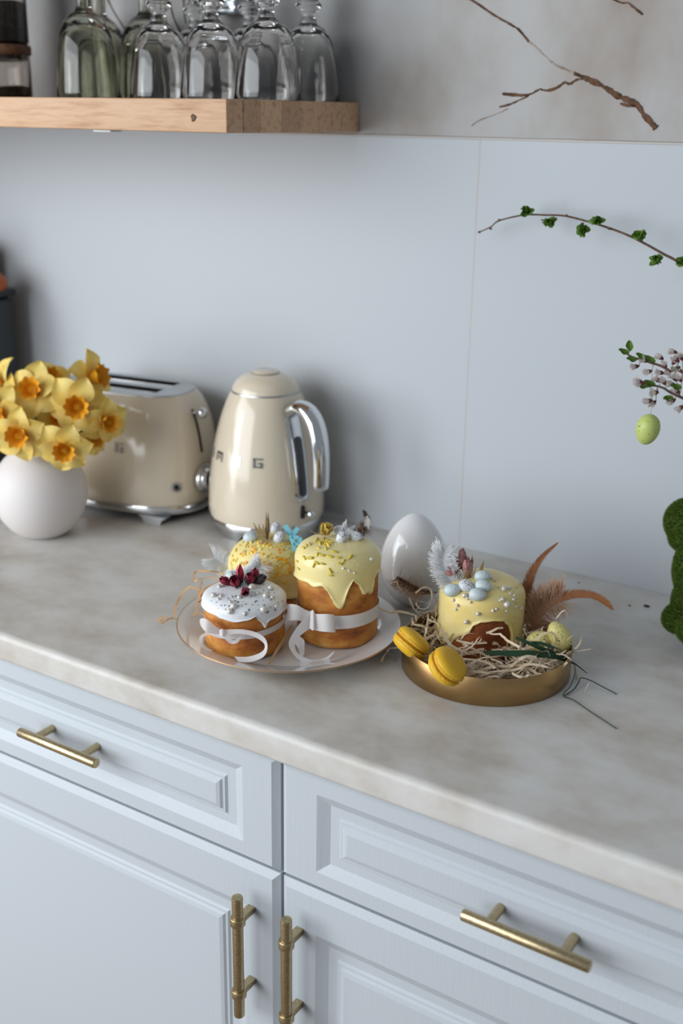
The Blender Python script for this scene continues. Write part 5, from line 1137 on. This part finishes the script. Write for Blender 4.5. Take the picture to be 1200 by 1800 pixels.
blossom_twig('blossom_twig', 'dark twig with white pink blossom from which the lime egg hangs', [(1098, 620), (1110, 627), (1125, 632), (1145, 638), (1165, 645), (1200, 664)], -0.205, [(0.40, -0.205, T + 0.345), (0.53, -0.20, T + 0.29), vm + Vector((0.004, 0.004, -0.08))],
    [(350, 395, -1, -0.15, -0.004), (500, 310, -1, 0.2, 0.0), (555, 475, -1, -0.3, 0.004), (745, 500, -1, 0.1, 0.006), (740, 265, -1, 0.5, 0.006), (955, 175, -1, 0.2, 0.010), (930, 340, 0.1, 0.2, -0.01), (880, 510, -0.6, 0.1, 0.004), (1060, 270, -0.3, 0.5, 0.0), (1000, 420, -0.5, -0.3, 0.01), (800, 400, -0.3, 0.5, 0.0), (1040, 480, -0.2, -0.5, -0.01), (990, 300, -0.6, 0.4, -0.015)], [(230, 190, -1, 0.25), (350, 290, -1, -0.1), (500, 280, -1, 0.5), (640, 330, -1, 0.6), (240, 160, 0.0, 1)])
blossom_twig('blossom_twig', 'nearer dark twig with blurred blossom just below the first', [(1136, 680), (1150, 678), (1165, 682), (1180, 691), (1200, 700)], -0.300, [(0.43, -0.29, T + 0.33), (0.54, -0.24, T + 0.28), vm + Vector((-0.004, -0.006, -0.08))],
    [(410, 640, -1, 0.1, -0.02), (440, 660, -0.9, -0.2, -0.02), (690, 620, -0.8, 0.5, 0), (790, 660, -0.5, 0.6, 0), (660, 810, -1, -0.1, 0), (560, 940, -1, -0.2, -0.01), (625, 965, -0.7, -0.6, 0), (1000, 800, -0.5, 0.5, 0), (930, 690, -0.8, 0.3, 0), (1060, 1040, -0.9, -0.6, -0.01), (930, 930, -0.9, -0.5, 0), (1040, 610, -0.4, 0.4, 0.0), (960, 600, -0.5, 0.6, 0.01)], [(520, 720, -1, 0.1), (640, 700, -1, 0.3), (930, 900, -1, -0.3), (1060, 740, -1, 0.1)])
ep = at_y(1138, 755, -0.205); eg = thing('hanging_egg', 'lime green speckled egg hanging by a thread from the blossom twig', 'egg', ep)
MB().ball((0, 0, 0), 0.0182, (0.74, 0.74, 1), 32, 20, Matrix.Rotation(radians(8), 4, 'Y') @ Matrix.Rotation(pi, 4, 'X') if False else Matrix.Rotation(radians(9), 4, 'Y'), egg=-0.10).build('shell', lime_egg, eg)
MB().tube([Vector((0.002, 0, 0.0178)), at_y(1143, 690, -0.205) - ep, at_y(1147, 640, -0.205) - ep], 0.0003, 5).build('thread', thread_m, eg)

# ================================================================== CRUMBS ON THE WORKTOP
for (px, py, r, mt, lb) in ((1136, 1065, 0.0030, crumb_m, 'dark dry crumb on the worktop left of the bunny'), (1106, 1064, 0.0016, leaf_m, 'tiny green leaf scrap on the worktop near the wall'), (1017, 1024, 0.0012, crumb_m, 'tiny dark speck on the worktop behind the arching feather')):
    p = at_z(px, py, r * 0.5); o = MB().ball((0, 0, 0), r, (1.5, 0.8, 0.5), 10, 6).build('crumb', mt); o.location = (p.x, p.y, T + r * 0.5); tag(o, lb, 'crumb')
